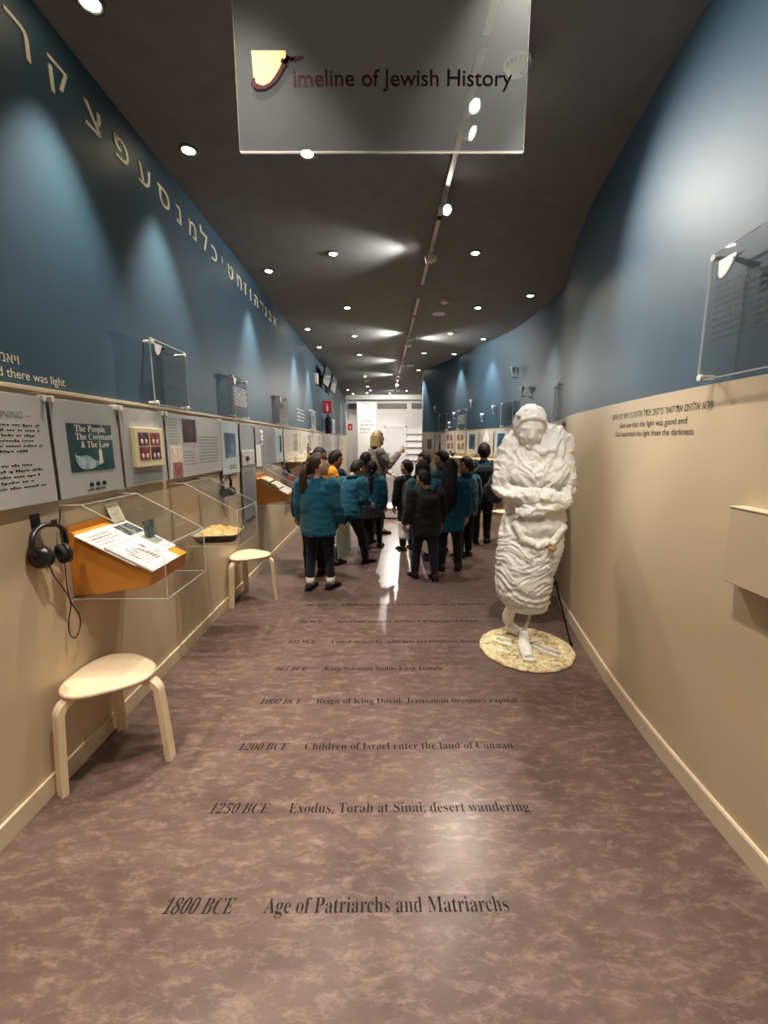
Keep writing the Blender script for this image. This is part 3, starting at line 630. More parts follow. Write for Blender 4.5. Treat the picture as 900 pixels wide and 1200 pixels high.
far = [(6.05, 7.25, 'pale panel with faint columns of print behind the shelf of white vessels'), (7.3, 8.6, 'pale panel behind the boat-shaped tray on the left wall'), (8.65, 9.9, 'pale panel beyond the boat-shaped tray on the left wall'), (9.95, 11.4, 'pale panel below the red fire sign'), (11.5, 13.4, 'pale panel with dark photograph beyond the fire sign'), (13.5, 15.6, 'pale panel closest to the far end of the left wall')]
for i, (a, b_, lb) in enumerate(far):
    t = panel(a, b_, ZB - 0.02, ZT - 0.01, mat('pale_panel', (0.52, 0.50, 0.46), 0.45), lb)
    m = MB(); words(m, PF, 0.15, (b_ - a) * 0.45, 0.12, 0.38, 9, rs=20 + i, th=0.3); m.build('small_print', INKS, t)
    pic(t, (b_ - a) * 0.55, (b_ - a) * 0.82, 0.12, 0.39, art('warm_photo_%s' % 'abc'[i % 3], 9 + i, [(0.4, (0.10, 0.07, 0.05)), (0.6, (0.45, 0.36, 0.26)), (0.75, (0.7, 0.62, 0.5))]), 'photograph')

# acrylic sign plates on the blue walls
def acrylic_plate(parent, P, w, h, lit=False, rs=1, emb=True, print_=True):
    """P(u, v, d): u along, v up, d distance out from the wall"""
    def bx(m, u0, u1, v0, v1, d0, d1):
        c = [P(u, v, d) for u in (u0, u1) for v in (v0, v1) for d in (d0, d1)]
        m.add(c, [(0, 1, 3, 2), (4, 6, 7, 5), (0, 4, 5, 1), (2, 3, 7, 6), (0, 2, 6, 4), (1, 5, 7, 3)])
    m = MB(); bx(m, 0, w, 0, h, 0.045, 0.051); m.build('plate', ACRS, parent)
    m = MB(); e = 0.0035
    for a in ((0, e, 0, h), (w - e, w, 0, h), (0, w, 0, e), (0, w, h - e, h)): bx(m, *a, 0.0445, 0.0515)
    m.build('polished_edge', EDGE, parent)
    for u in (0.022, w - 0.022):
        for v in (0.012, h - 0.022):
            m = MB(); m.cyl(P(u, v, 0.0005), P(u, v, 0.045), 0.009, n=12); m.cyl(P(u, v, 0.051), P(u, v, 0.060), 0.013, 0.012, n=16); m.build('standoff', CAPM, parent)
    if print_:
        m = MB(); words(m, lambda u, v: P(u, v, 0.0522), w * 0.10, w * 0.95, h * 0.28, h * 0.74, 9, ragged=0.1, th=0.5, rs=rs); m.build('small_print', INK if not lit else INKW, parent)  # white marks on lit plates stand in for reflected light
    if emb:
        emblem(parent, lambda u, v, d: P(w * 0.10 + u, h * 0.76 + v * 0.9, 0.052 + d), 0.75, WHITEP, INK)
LP = lambda u, v, d: Vector((d, u, v))
for y0, w_, lb, lit in ((2.64, 0.46, 'clear plate with dark lines of print above the panel with four portraits and photographs', False), (4.01, 0.45, 'clear plate with pale lines of painted reflection above the tall dark grey panel', True), (5.82, 0.48, 'clear plate above the panel with half cyan poster', False), (8.40, 0.50, 'narrow-looking clear plate beyond the white four-line verse', False), (12.0, 0.55, 'clear plate beyond the red fire sign on the left wall', False), (14.2, 0.55, 'last clear plate toward the far white pier', False)):
    t = thing('acrylic_sign', lb + ', left blue wall' if len(lb.split()) < 13 else lb, 'sign plate', (XL - 0.008, y0, 1.728), 0, 'clear plates on the blue walls')
    acrylic_plate(t, LP, w_, 0.392, lit, int(y0 * 10), emb=y0 < 6)
t = thing('acrylic_sign', 'large clear plate with dark print at the right picture edge', 'sign plate', (wx(1.5) + 0.010, 1.752, 1.735), R(0) + math.atan2(wslope(1.5), 1) * -1, 'clear plates on the blue walls')
acrylic_plate(t, lambda u, v, d: Vector((-d, -u, v)), 0.50, 0.475, False, 77)
# right blue wall: plates and pale cup shapes
def right_frame(y, z, name, label, cat, group, off=0.0):
    n = Vector((-1, wslope(y))).normalized()
    return thing(name, label, cat, (wx(y) + n.x * off, y + n.y * off, z), wrot(y), group)
for i, (y, z, h, lb) in enumerate(((5.15, 1.735, 0.40, 'pair of clear plates just above the plaster statue shoulder'), (7.45, 1.735, 0.42, 'clear plate left of the plaster statue head'), (9.2, 1.735, 0.42, 'clear plate on the curved right wall above the diamond'), (10.2, 1.735, 0.40, 'clear plate near the far end of the curved right wall'))):
    t = right_frame(y, z, 'acrylic_sign', lb, 'sign plate', 'clear plates on the blue walls', -0.010)
    acrylic_plate(t, lambda u, v, d: Vector((u, -d, v)), 0.42, h, i == 2, 90 + i, emb=False)
def goblet(y, z, s, label, flip=False):  # pale solid cup form held off the wall by a peg
    t = right_frame(y, z, 'cup_shape', label, 'ornament', 'pale cup shapes on the curved right wall', 0.0)
    prof = [(0.001, 0), (0.030, 0.0), (0.028, 0.006), (0.006, 0.012), (0.005, 0.06), (0.012, 0.075), (0.034, 0.11), (0.040, 0.17), (0.036, 0.17), (0.001, 0.10)]
    M = Matrix.Translation((0, -0.052, 0)) @ Matrix.Scale(s, 4)
    m = MB(); m.lathe(prof, 18, 0, M); m.build('cup', mat('pale_cup_blue', (0.62, 0.70, 0.74), 0.2, 0.6), t)
    m = MB(); m.cyl((0, 0.009, 0.012 * s), (0, -0.052, 0.012 * s), 0.006, n=10); m.build('wall_peg', STEEL, t)
for y, z, s, lb in ((7.02, 2.50, 1.0, 'pale cup shape highest on the curved right wall'), (6.6, 2.16, 0.9, 'pale cup shape closest to the plaster statue head'), (7.7, 1.98, 0.85, 'small pale cup shape in the lit blue cone, higher'), (8.1, 1.86, 0.9, 'pale cup shape above the white diamond'), (8.55, 2.16, 0.9, 'pale cup shape left of the lit blue cone'), (9.36, 1.98, 0.8, 'pale cup shape near the middle of the dark blue stretch'), (9.6, 1.80, 0.75, 'lowest pale cup shape on the curved right wall'), (10.4, 2.2, 0.8, 'pale cup shape near the bright far end of the blue wall')):
    goblet(y, z, s, lb)
# panels and shelf on the far stretch of the curved right wall
RP = [(4.28, 0.44, PANEL, 'grey panel seen edge-on behind the statue shoulder', None), (6.5, 0.9, PANELB, 'pale panel hidden mostly behind the statue', 'dark'), (7.42, 0.50, PANELB, 'pale panel with dark blue picture next to the statue', 'navy'), (7.95, 0.50, mat('pale_panel', (0.5, 0.5, 0.46)), 'pale panel carrying the white diamond', 'diamond'),
      (8.50, 0.50, MATS['pale_panel'], 'pale panel with one tall blue poster on the curved right wall', 'blue'), (9.05, 0.52, MATS['pale_panel'], 'pale panel with small red and brown pictures, nearer', 'red'), (9.6, 0.52, MATS['pale_panel'], 'pale panel with small red and brown pictures, farther', 'red'), (10.15, 0.5, MATS['pale_panel'], 'pale panel with black silhouette on the curved right wall', 'sil'), (10.7, 0.5, MATS['pale_panel'], 'last pale panel at the far end of the curved right wall', 'sil2')]
for y, w_, m_, lb, kind in RP:
    t = right_frame(y, 1.24, 'display_board', lb, 'display panel', 'display panels along the curved right wall', 0.0)
    m = MB(); m.box((-w_ / 2, -0.030, 0), (w_ / 2, -0.024, 0.44), 0, 0.001); m.build('board', m_, t)
    m = MB()
    for xx in (-w_ / 2 + 0.05, w_ / 2 - 0.05): m.cyl((xx, 0.012, 0.39), (xx, -0.0245, 0.39), 0.008, n=10); m.cyl((xx, 0.012, 0.05), (xx, -0.0245, 0.05), 0.008, n=10)
    m.build('spacer', STEEL, t)
    F = lambda u, v: Vector((u, -0.0312, v))
    def q(x0, x1, z0, z1, mm, nm='picture'):
        k = MB(); k.box((x0, -0.033, z0), (x1, -0.0302, z1)); k.build(nm, mm, t)
    if kind == 'diamond':
        k = MB(); k.prism([(-0.11, 0.29), (0, 0.12), (0.11, 0.29), (0, 0.46)], -0.036, -0.0302, 'y'); k.build('diamond', WHITEP, t)
        k = MB(); words(k, F, -0.2, -0.13, 0.05, 0.4, 9, rs=31); k.build('small_print', INKS, t)
    elif kind in ('navy', 'blue', 'dark'): q(-0.13, 0.13, 0.10, 0.39, MATS['navy_poster'])
    elif kind == 'red':
        for a, c in ((-0.17, 0.27), (0.02, 0.27), (-0.12, 0.08), (0.07, 0.09)): q(a, a + 0.13, c, c + 0.13, MATS['brown_photo'])
    elif kind == 'sil':
        k = MB(); k.tube([(0, -0.0315, 0.05), (0.01, -0.0315, 0.2), (0, -0.0315, 0.33)], [0.06, 0.045, 0.02], 8, flat=0.04); k.ell((0, -0.0315, 0.37), (0.035, 0.002, 0.04), 12, 8); k.build('silhouette', BLACKM, t)
    elif kind == 'sil2': q(-0.16, 0.10, 0.06, 0.30, MATS['dark_portrait'])
    else:
        k = MB(); words(k, F, -w_ / 2 + 0.04, w_ / 2 - 0.04, 0.05, 0.38, 10, rs=33); k.build('small_print', INKS, t)
for i, (y, lb) in enumerate(((7.55, 'cream shelf under the diamond panel on the right wall'), (9.05, 'cream shelf below the red picture panels on the right wall'))):
    t = right_frame(y, 1.06, 'wall_shelf', lb, 'shelf', 'shelves on the curved right wall', 0.0)
    m = MB(); m.box((-0.6, -0.34, 0.09), (0.6, 0.03, 0.115), 0, 0.003); m.build('board', CREAM, t)
    for xx in (-0.45, 0.45):
        m = MB(); m.prism([(0.03, 0.09), (-0.30, 0.09), (-0.28, 0.07), (0.03, -0.10)], xx - 0.012, xx + 0.012, 'x'); m.build('bracket', CREAM, t)
t = right_frame(9.05, 1.178, 'bird_model', 'small black bird-like model on the shelf of the right wall', 'model', None, 0.0)
m = MB(); m.ell((0, -0.2, 0.045), (0.10, 0.04, 0.035), 14, 8); m.tube([(-0.06, -0.2, 0.06), (-0.13, -0.2, 0.10), (-0.19, -0.2, 0.105)], [0.028, 0.022, 0.004], 10); m.cyl((0.0, -0.2, 0.0), (0.0, -0.2, 0.03), 0.03, 0.008, n=12); m.build('body', BLACKM, t)
m = MB(); m.prism([(0.06, 0.05), (0.17, 0.10), (0.20, 0.085), (0.10, 0.03)], -0.205, -0.195, 'y'); m.build('tail', BLACKM, t)
# white slatted board at the far end on the right
t = thing('slatted_board', 'white board with horizontal ledges beyond the curved wall end', 'board', (1.0, 17.46, 0.6), 0)
m = MB(); m.box((0, 0, 0), (1.0, 0.0395, 1.35), 0, 0.003); m.build('board', WHITE, t)
for k in range(5):
    m = MB(); m.box((0, -0.06, 0.1 + k * 0.27), (1.0, 0.0, 0.125 + k * 0.27), 0, 0.002); m.build('ledge', mat('grey_ledge', (0.42, 0.42, 0.41), 0.5), t)

# ------------------------------------------------------------------ acrylic display cases on the left wall
CW, CD, CH = 0.425, 0.444, 0.436
def make_case(y0, label):
    t = thing('display_case', label, 'display case', (XL, y0, 0.790), 0, 'acrylic display cases on the left wall')
    prof = [(0.0, 0.0), (CD, 0.0), (CD, 0.245), (0.10, CH), (0.0, CH)]
    th = 0.005; m = MB()
    for a in (0, CW - th): m.prism(prof, a, a + th, 'y')
    def strip(i, j, inset):
        p = Vector(prof[i]); q = Vector(prof[j]); d = (q - p).normalized(); n = Vector((-d.y, d.x)) * th
        m.prism([tuple(p), tuple(q), tuple(q + n), tuple(p + n)], th, CW - th, 'y')
    strip(0, 1, 0); strip(1, 2, 0); strip(2, 3, 0); strip(3, 4, 0)
    m.build('clear_cover', ACR, t)
    m = MB(); e = 0.0023
    for y in (0.001, CW - 0.001):
        for i in range(4):
            p, q = prof[i], prof[i + 1]; m.tube([(p[0], y, p[1]), (q[0], y, q[1])], e, 6)
    for i in (1, 2, 3): m.tube([(prof[i][0], 0, prof[i][1]), (prof[i][0], CW, prof[i][1])], e, 6)
    m.build('polished_edge', EDGE, t)
    for y in (0.03, CW - 0.03):
        m = MB(); m.box((0.0002, y - 0.02, -0.012), (0.05, y + 0.02, -0.0005), 0, 0.002); m.build('wall_bracket', STEEL, t)
    return t
YC = (1.827, 2.80, 4.665)
for y, lb in zip(YC, ('clear sloping acrylic case with orange wedge and white documents', 'clear sloping acrylic case holding the black tray of golden relief', 'clear sloping acrylic case with orange wedge and open book')): make_case(y, lb)
def wedge(y0, label):
    t = thing('document_wedge', label, 'stand', (XL, y0, 0.790), 0, 'orange wedge stands in the cases')
    m = MB(); m.prism([(0.004, 0.308), (0.004, 0.0058), (0.10, 0.012), (0.345, 0.046), (0.362, 0.116)], 0.035, 0.385, 'y'); m.build('wedge_body', ORANGE, t)
    m = MB(); m.box((0.002, 0.022, 0.0058), (0.008, 0.398, 0.335), 0, 0.001); m.build('back_plate', ORANGE, t)
    return t
SL = Vector((0.362 - 0.004, 0, 0.116 - 0.308)); SLL = SL.length; SLD = SL.normalized(); SLN = Vector((-SLD.z, 0, SLD.x))
def onslope(y0): return Matrix.Translation((XL + 0.004, y0, 0.790 + 0.308)) @ Matrix(((SLD.x, 0, SLN.x, 0), (0, 1, 0, 0), (SLD.z, 0, SLN.z, 0), (0, 0, 0, 1)))   # x down the slope, y along the wall, z off the slope
def flat(name, label, cat, y0, s0, s1, a, b_, z, th, m_, group=None, rz=0.0):
    o = thing(name, label, cat, (0, 0, 0), 0, group)
    o.matrix_world = onslope(y0) @ Matrix.Translation(((s0 + s1) / 2, (a + b_) / 2, z)) @ Matrix.Rotation(rz, 4, 'Z')
    m = MB(); m.box((-(s1 - s0) / 2, -(b_ - a) / 2, 0.0004), ((s1 - s0) / 2, (b_ - a) / 2, th), 0, 0.0008); m.build('sheet', m_, o)
    o['hs'] = (s1 - s0) / 2; return o
wedge(YC[0], 'orange wedge carrying white sheets inside the first case')
o = flat('document_sheet', 'large white printed sheet lying on the orange wedge', 'document', YC[0], 0.035, 0.335, 0.015, 0.40, 0.0, 0.004, PAPER, 'documents in the first case')
m = MB(); 
def slw(mb, x0, x1, y0, y1, n, z, rs): words(mb, lambda u, v: Vector((-v, u, z)), y0, y1, -x1, -x0, n, rs=rs, th=0.35)
slw(m, -0.12, 0.08, -0.16, 0.02, 9, 0.0046, 41); m.build('small_print', INKS, o)
m = MB(); m.box((-0.125, 0.05, 0.004), (-0.03, 0.175, 0.0052)); m.box((0.0, 0.05, 0.004), (0.085, 0.175, 0.0052), 1); m.build('grey_picture', [art('slate_photo', 30, [(0.4, (0.02, 0.03, 0.03)), (0.6, (0.16, 0.20, 0.18)), (0.75, (0.55, 0.57, 0.5))]), mat('slate_grey', (0.22, 0.25, 0.235), 0.4)], o)
o = flat('map_board', 'white board with brown map drawing on the front of the wedge', 'document', YC[0], 0.175, 0.415, 0.02, 0.275, 0.006, 0.010, PAPER, 'documents in the first case')
m = MB(); slw(m, -0.02, 0.07, -0.09, 0.09, 5, 0.0106, 43)
for k in range(10): m.tube([(-0.07 + rng.uniform(0, 0.13), -0.08 + k * 0.017 + rng.uniform(-.01, .01), 0.0106), (-0.06 + rng.uniform(0, 0.13), -0.08 + k * 0.017, 0.0106)], 0.0025, 5)
m.build('map_drawing', mat('brown_ink', (0.16, 0.07, 0.03), 0.6), o)
m = MB()
for a in ((-0.105, -0.1075), (0.1075, 0.105)): m.box((a[0], -0.115, 0.0102), (a[1], 0.115, 0.0106))
for a in ((-0.115, -0.1125), (0.1125, 0.115)): m.box((-0.105, a[0], 0.0102), (0.105, a[1], 0.0106))
m.build('ruled_border', INKS, o)
m = MB(); m.box((0.113, -0.12, -0.014), (0.119, 0.12, 0.009), 0, 0.001); m.build('orange_lip', ORANGE, o)
def leaning(name, label, x, y, z, w_, h, m_, tilt, rz, pr=True):
    o = thing(name, label, 'document', (x, y, z), rz); o.rotation_euler = Euler((0, tilt, rz))
    m = MB(); m.box((-0.002, -w_ / 2, 0), (0.002, w_ / 2, h), 0, 0.0008); m.build('sheet', m_, o)
    if pr:
        m = MB(); words(m, lambda u, v: Vector((0.0026, u, v)), -w_ * 0.42, w_ * 0.42, h * 0.08, h * 0.92, 10, rs=int(h * 1000), th=0.3); m.build('small_print', INKS, o)
    return o
leaning('reflection_leaf', 'upright aged leaf built for a reflection at the back of the first case', XL + 0.045, YC[0] + 0.34, 0.797 + 0.29, 0.10, 0.105, PAPERO, R(-20), 0)  # leaf modelled in place of a reflection in the acrylic
leaning('photo_card', 'small brown photo card standing at the far side of the first case', XL + 0.20, YC[0] + 0.345, 0.790 + 0.218, 0.085, 0.085, MATS['slate_photo'], R(-8), R(-8), False)
# second case: black tray with a golden relief
t = thing('relief_tray', 'black tray with crumbled golden relief inside the second case', 'tray', (XL + 0.225, YC[1] + 0.215, 0.7955), R(8))
m = MB(); A = (0.155, 0.165); 
rg = lambda a, b_, z: [Vector((sx * a, sy * b_, z)) for sx, sy in ((-1, -0.8), (-0.8, -1), (0.8, -1), (1, -0.8), (1, 0.8), (0.8, 1), (-0.8, 1), (-1, 0.8))]
m.loft([rg(0.13, 0.14, 0.0), rg(0.155, 0.165, 0.055), rg(0.148, 0.158, 0.055), rg(0.140, 0.150, 0.045)], 0, False); m.build('tray', BLACKP, t)
m = MB(); n = 34; vs = []
for i in range(n):
    for j in range(n):
        x = (i / (n - 1) - 0.5) * 0.276; y = (j / (n - 1) - 0.5) * 0.296; e = min(i, j, n - 1 - i, n - 1 - j) / 9
        vs.append(Vector((x, y, 0.0485 + min(1, e) * (0.045 * max(0, noise.noise(Vector((x * 16, y * 16, 2)))) + 0.022 + 0.022 * noise.noise(Vector((x * 60, y * 60, 5)))) - 0.03 * max(0, x))))
m.add(vs, [(i * n + j, (i + 1) * n + j, (i + 1) * n + j + 1, i * n + j + 1) for i in range(n - 1) for j in range(n - 1)], 0, False); m.build('golden_relief', GOLD, t)
m = MB(); m.loft([rg(0.156, 0.166, 0.0505), rg(0.159, 0.169, 0.0505), rg(0.159, 0.169, 0.058), rg(0.156, 0.166, 0.058), rg(0.156, 0.166, 0.0505)], 0, False, False); m.build('pale_rim', mat('pale_gold_rim', (0.75, 0.62, 0.40), 0.4), t)
# third case: wedge with open book
wedge(YC[2], 'orange wedge carrying an open book inside the third case')
o = flat('document_sheet', 'grey printed sheet on the wedge in the third case', 'document', YC[2], 0.04, 0.40, 0.02, 0.40, 0.0, 0.006, mat('grey_card', (0.50, 0.51, 0.49), 0.5)); m = MB(); slw(m, -0.15, 0.16, 0.02, 0.17, 12, 0.0066, 51); m.build('small_print', INKS, o)
o = thing('open_book', 'open old book with cream pages in the third case', 'book', (0, 0, 0)); o.matrix_world = onslope(YC[2]) @ Matrix.Translation((0.165, 0.15, 0.0062))
m = MB(); m.box((-0.125, -0.13, 0.0005), (0.125, 0.13, 0.007), 0, 0.002); m.build('cover', BLACKM, o)
for s in (-1, 1):
    pts = [(0.002 * s, 0.010), (0.015 * s, 0.026), (0.05 * s, 0.031), (0.09 * s, 0.024), (0.118 * s, 0.013), (0.118 * s, 0.0075), (0.002 * s, 0.0075)]
    m = MB(); m.prism([(x, z) for x, z in pts], -0.12, 0.12, 'y'); pg = m.build('page_block', PAPERO, o)
    m = MB(); words(m, lambda u, v: Vector((0.062 * s + v * 0.3, u, 0.0305)), -0.09, 0.09, -0.07, 0.07, 7, rs=60 + s); m.build('small_print', INK, pg)
m = MB(); m.box((-0.004, -0.122, 0.007), (0.006, 0.122, 0.033), 0, 0.001); m.build('ribbon', BLACKM, o)

# shelf with vessels and boat-shaped tray farther along the left wall
t = thing('wall_shelf', 'thin shelf along the left wall beyond the third case', 'shelf', (XL, 6.05, 1.195), 0, 'shelves on the left wall')
m = MB(); m.box((0.0002, 0, 0), (0.26, 3.1, 0.022), 0, 0.003); m.build('board', CREAM, t)
for k in range(3):
    m = MB(); m.prism([(0.0002, -0.0005), (0.22, -0.0005), (0.20, -0.02), (0.0002, -0.14)], 0.3 + k * 1.2, 0.325 + k * 1.2, 'y'); m.build('bracket', CREAM, t)
vess = [(6.25, 0.035, 0.07), (6.40, 0.028, 0.09), (6.55, 0.04, 0.06), (6.72, 0.03, 0.085), (6.88, 0.035, 0.065), (7.04, 0.026, 0.095)]
for i, (y, r, h) in enumerate(vess):
    t = thing('white_vessel', ('white bowl on the left shelf, closest to the camera', 'slim white jar second on the left shelf', 'wide low white bowl third on the left shelf', 'white jar fourth on the left shelf', 'white bowl fifth on the left shelf', 'tallest slim white jar at the end of the vessel row')[i], 'vessel', (XL + 0.15, y, 1.2172), 0, 'white vessels on the left shelf')
    m = MB(); m.lathe([(0.001, 0), (r * 0.6, 0), (r, h * 0.45), (r * 0.75, h * 0.8), (r * 0.85, h), (r * 0.7, h), (r * 0.6, h * 0.7), (0.001, h * 0.5)], 20); m.build('body', WHITEP, t)
t = thing('boat_tray', 'dark boat-shaped tray filled with white pieces on the left shelf', 'tray', (XL + 0.15, 8.1, 1.2172), 0)
m = MB(); rr = []
for k in range(9):
    u = k / 8 * 2 - 1; wd = 0.11 * math.sqrt(max(0.01, 1 - u * u)); zz = 0.035 * u * u
    rr.append([Vector((wd * math.cos(a), u * 0.5, zz + 0.055 + 0.055 * min(0, math.sin(a)) )) for a in [2 * math.pi * i / 14 for i in range(14)]])
m.loft(rr, 0, True); m.build('hull', BLACKM, t)
m = MB()
for k in range(22): m.ell((rng.uniform(-0.05, 0.05), rng.uniform(-0.36, 0.36), 0.062 + rng.uniform(0, 0.015)), (0.022, 0.03, 0.02), 8, 6)
m.build('white_pieces', WHITEP, t)
t = thing('figurine', 'slim dark figurine standing beyond the vessels on the left shelf', 'figurine', (XL + 0.13, 7.45, 1.2172), 0)
m = MB(); m.lathe([(0.001, 0), (0.04, 0), (0.04, 0.012), (0.018, 0.02), (0.024, 0.12), (0.03, 0.18), (0.012, 0.21), (0.02, 0.24), (0.001, 0.265)], 18); m.build('body', mat('brown_clay', (0.16, 0.09, 0.05), 0.6), t)
m = MB(); m.tube([(0.02, 0, 0.18), (0.05, 0.01, 0.15), (0.03, 0.02, 0.11)], 0.009, 8); m.build('arm', MATS['brown_clay'], t)

# headphones
def make_headphones(label, loc, rz):
    t = thing('headphones', label, 'headphones', loc, rz, 'black headphones hung on the left wall')
    m = MB(); r = 0.078; pts = [(r * math.cos(a), 0.006 * math.cos(a * 3), -r + r * 1.02 * math.sin(a)) for a in [R(-25) + R(230) * k / 20 for k in range(21)]]
    m.tube(pts, [0.007] + [0.009] * 19 + [0.007], 10, 0, 1.5); m.build('headband', BLACKP, t)
    for s in (-1, 1):
        c = Vector((s * 0.044, -0.012 - 0.012 * s, -0.128)); q = Vector((s * 0.9, -0.35, 0.1)).normalized().to_track_quat('Z', 'Y').to_matrix().to_4x4()
        Mx = Matrix.Translation(c) @ q
        m = MB(); m.lathe([(0.001, 0.018), (0.027, 0.017), (0.041, 0.009), (0.044, 0.0), (0.041, -0.006), (0.001, -0.006)], 26, 0, Mx); e = m.build('ear_cup', BLACKP, t)
        m = MB(); m.lathe([(0.012, -0.007), (0.036, -0.007), (0.044, -0.014), (0.040, -0.025), (0.020, -0.026), (0.012, -0.016)], 26, 0, Mx); m.build('ear_pad', BLACKM, e)
        m = MB(); m.tube([(s * 0.070, 0.004, -0.108), (s * 0.062, -0.004, -0.118), c + Vector((s * 0.022, 0, 0.004))], [0.007, 0.006, 0.005], 8); m.build('yoke', BLACKP, e)
    return t
HB = []
for (y, z, lb, cl) in ((1.690, 1.175, 'black headphones hanging beside the first case with a looped cable', 1), (3.70, 1.20, 'black headphones hanging over the second case', 0), (6.0, 1.20, 'black headphones hanging beyond the third case', 0)):
    t = thing('headphone_hook', ('black wall hook holding the headphones beside the first case', 'black wall hook behind the headphones over the second case', 'black wall hook behind the headphones beyond the third case')[(y > 3) + (y > 5)], 'hook', (XL, y, z), 0, 'headphone hooks on the left wall')
    m = MB(); m.box((0.0002, -0.022, -0.03), (0.008, 0.022, 0.035), 0, 0.002); m.build('plate', BLACKP, t)
    m = MB(); m.box((0.006, -0.014, -0.016), (0.085, 0.014, -0.008), 0, 0.002); m.box((0.078, -0.014, -0.01), (0.085, 0.014, 0.012), 0, 0.002); m.build('arm', BLACKP, t)
    h = make_headphones(lb, (XL + 0.050, y, z - 0.0105), R(80))
    m = MB(); 
    if cl: pts = [(-0.03, -0.02, -0.165), (0.0, 0.0, -0.22), (0.05, 0.015, -0.30), (0.075, 0.02, -0.37), (0.055, 0.02, -0.44), (0.05, 0.02, -0.50), (0.072, 0.02, -0.535), (0.105, 0.022, -0.50), (0.110, 0.022, -0.44), (0.080, 0.02, -0.375), (0.068, 0.02, -0.30), (0.075, 0.022, -0.15), (0.075, 0.025, -0.03), (0.092, 0.028, 0.055)]
    else: pts = [(0.0, -0.02, -0.16), (0.0, 0.0, -0.22), (-0.005, 0.01, -0.30), (-0.01, 0.02, -0.36), (-0.01, 0.03, -0.30), (-0.01, 0.03, -0.15), (-0.01, 0.03, 0.0)]
    P = [Vector(p) for p in pts]; S = []
    for i in range(len(P) - 1):
        p0, p1, p2, p3 = P[max(i - 1, 0)], P[i], P[i + 1], P[min(i + 2, len(P) - 1)]
        for k in range(5):
            u = k / 5; S.append(0.5 * ((2 * p1) + (p2 - p0) * u + (2 * p0 - 5 * p1 + 4 * p2 - p3) * u * u + (3 * p1 - p0 - 3 * p2 + p3) * u ** 3))
    m.tube(S + [P[-1]], 0.0024, 6); m.build('cable', BLACKM, h)

# bentwood stools
def make_stool():
    t = thing('stool', '', 'stool')
    def tri(rad, z, k=0.52):
        out = []
        for i in range(48):
            a = 2 * math.pi * i / 48; rr = rad * (1 + 0.10 * math.cos(3 * a)); out.append(Vector((rr * math.cos(a), rr * math.sin(a), z)))
        return out
    m = MB(); m.loft([tri(0.164, 0.428), tri(0.178, 0.432), tri(0.181, 0.440), tri(0.178, 0.449), tri(0.170, 0.452)], 0, True); m.build('seat', BIRCH, t)
    for k in range(3):
        a = 2 * math.pi * k / 3; M = Matrix.Rotation(a, 4, 'Z'); m = MB(); rings = []
        path = [(0.05, 0.414, 0, 1)] + [(0.10, 0.414, 0, 1), (0.155, 0.414, 0, 1)]
        for q in range(1, 9):
            th = math.pi / 2 * q / 8 * 0.95; path.append((0.155 + 0.062 * math.sin(th), 0.414 - 0.062 * (1 - math.cos(th)), -math.sin(th), math.cos(th)))
        path += [(0.228, 0.20, -0.998, 0.06), (0.240, 0.0135, -0.998, 0.06)]
        for (r_, z, nx, nz) in path:
            # leg strip: thickness across (nx, nz) normal, width across y
            tx, tz = nz, nx
            n_ = Vector((-tz, 0, tx)).normalized() * 0.0135; w_ = Vector((0, 0.024, 0)); c = Vector((r_, 0, z))
            rings.append([M @ (c + n_ + w_), M @ (c + n_ - w_), M @ (c - n_ - w_), M @ (c - n_ + w_)])
        rings[-1] = [Vector((p.x, p.y, 0.0)) for p in rings[-1]]
        m.loft(rings, 0, False); m.build('leg', BIRCH, t)
    return t
st = make_stool()
st.location = (-1.262, 1.785, 0); st.rotation_euler = (0, 0, R(0)); st['label'] = 'birch three-legged stool under the first case, nearest the camera'; st['group'] = 'birch three-legged stools'
dup(st, None, (-1.262, 3.835, 0), (0, 0, R(0)), 'birch three-legged stool under the second case at the left wall')
dup(st, None, (1.86, 6.2, 0), (0, 0, R(50)), 'birch three-legged stool by the right wall behind the children')

# ------------------------------------------------------------------ things on the right wall, signs and far gallery
t = thing('wall_box', 'shallow cream box panel on the right cream wall at the picture edge', 'panel box', (wx(1.3), 1.495, 0.985), -math.atan2(wslope(1.35), 1))
m = MB(); m.box((-0.045, -0.62, 0), (0.03, 0, 0.272), 0, 0.003); m.build('box_body', CREAM, t)
m = MB(); m.box((-0.047, -0.622, 0.2722), (0.03, 0.002, 0.279), 0, 0.002); m.build('top_ledge', TRIM, t)
t = thing('fire_sign', 'red fire equipment sign projecting from the left blue wall', 'sign', (XL - 0.008, 10.55, 2.18), 0, 'red safety signs')
m = MB(); m.box((0.0002, -0.006, 0.0), (0.20, 0.006, 0.30), 0, 0.002); m.build('board', RED, t)
m = MB(); m.prism([(0.075, 0.05), (0.125, 0.05), (0.125, 0.16), (0.11, 0.19), (0.11, 0.22), (0.09, 0.22), (0.09, 0.19), (0.075, 0.16)], -0.0075, -0.006, 'y'); m.box((0.05, -0.0075, 0.215), (0.09, -0.006, 0.235)); m.build('white_emblem', INKW, t)
t = thing('fire_extinguisher', 'slim dark fire extinguisher below the red projecting sign', 'fire extinguisher', (XL + 0.10, 10.55, 1.69), 0); t.scale = (1, 1, 0.85)
m = MB(); m.lathe([(0.001, 0), (0.07, 0), (0.075, 0.02), (0.075, 0.40), (0.06, 0.46), (0.025, 0.49), (0.001, 0.49)], 24); m.build('cylinder', NAVY, t)
m = MB(); m.cyl((0, 0, 0.49), (0, 0, 0.53), 0.02, n=12); m.box((-0.02, -0.09, 0.53), (0.02, 0.03, 0.55), 0, 0.003); m.build('valve', BLACKM, t)
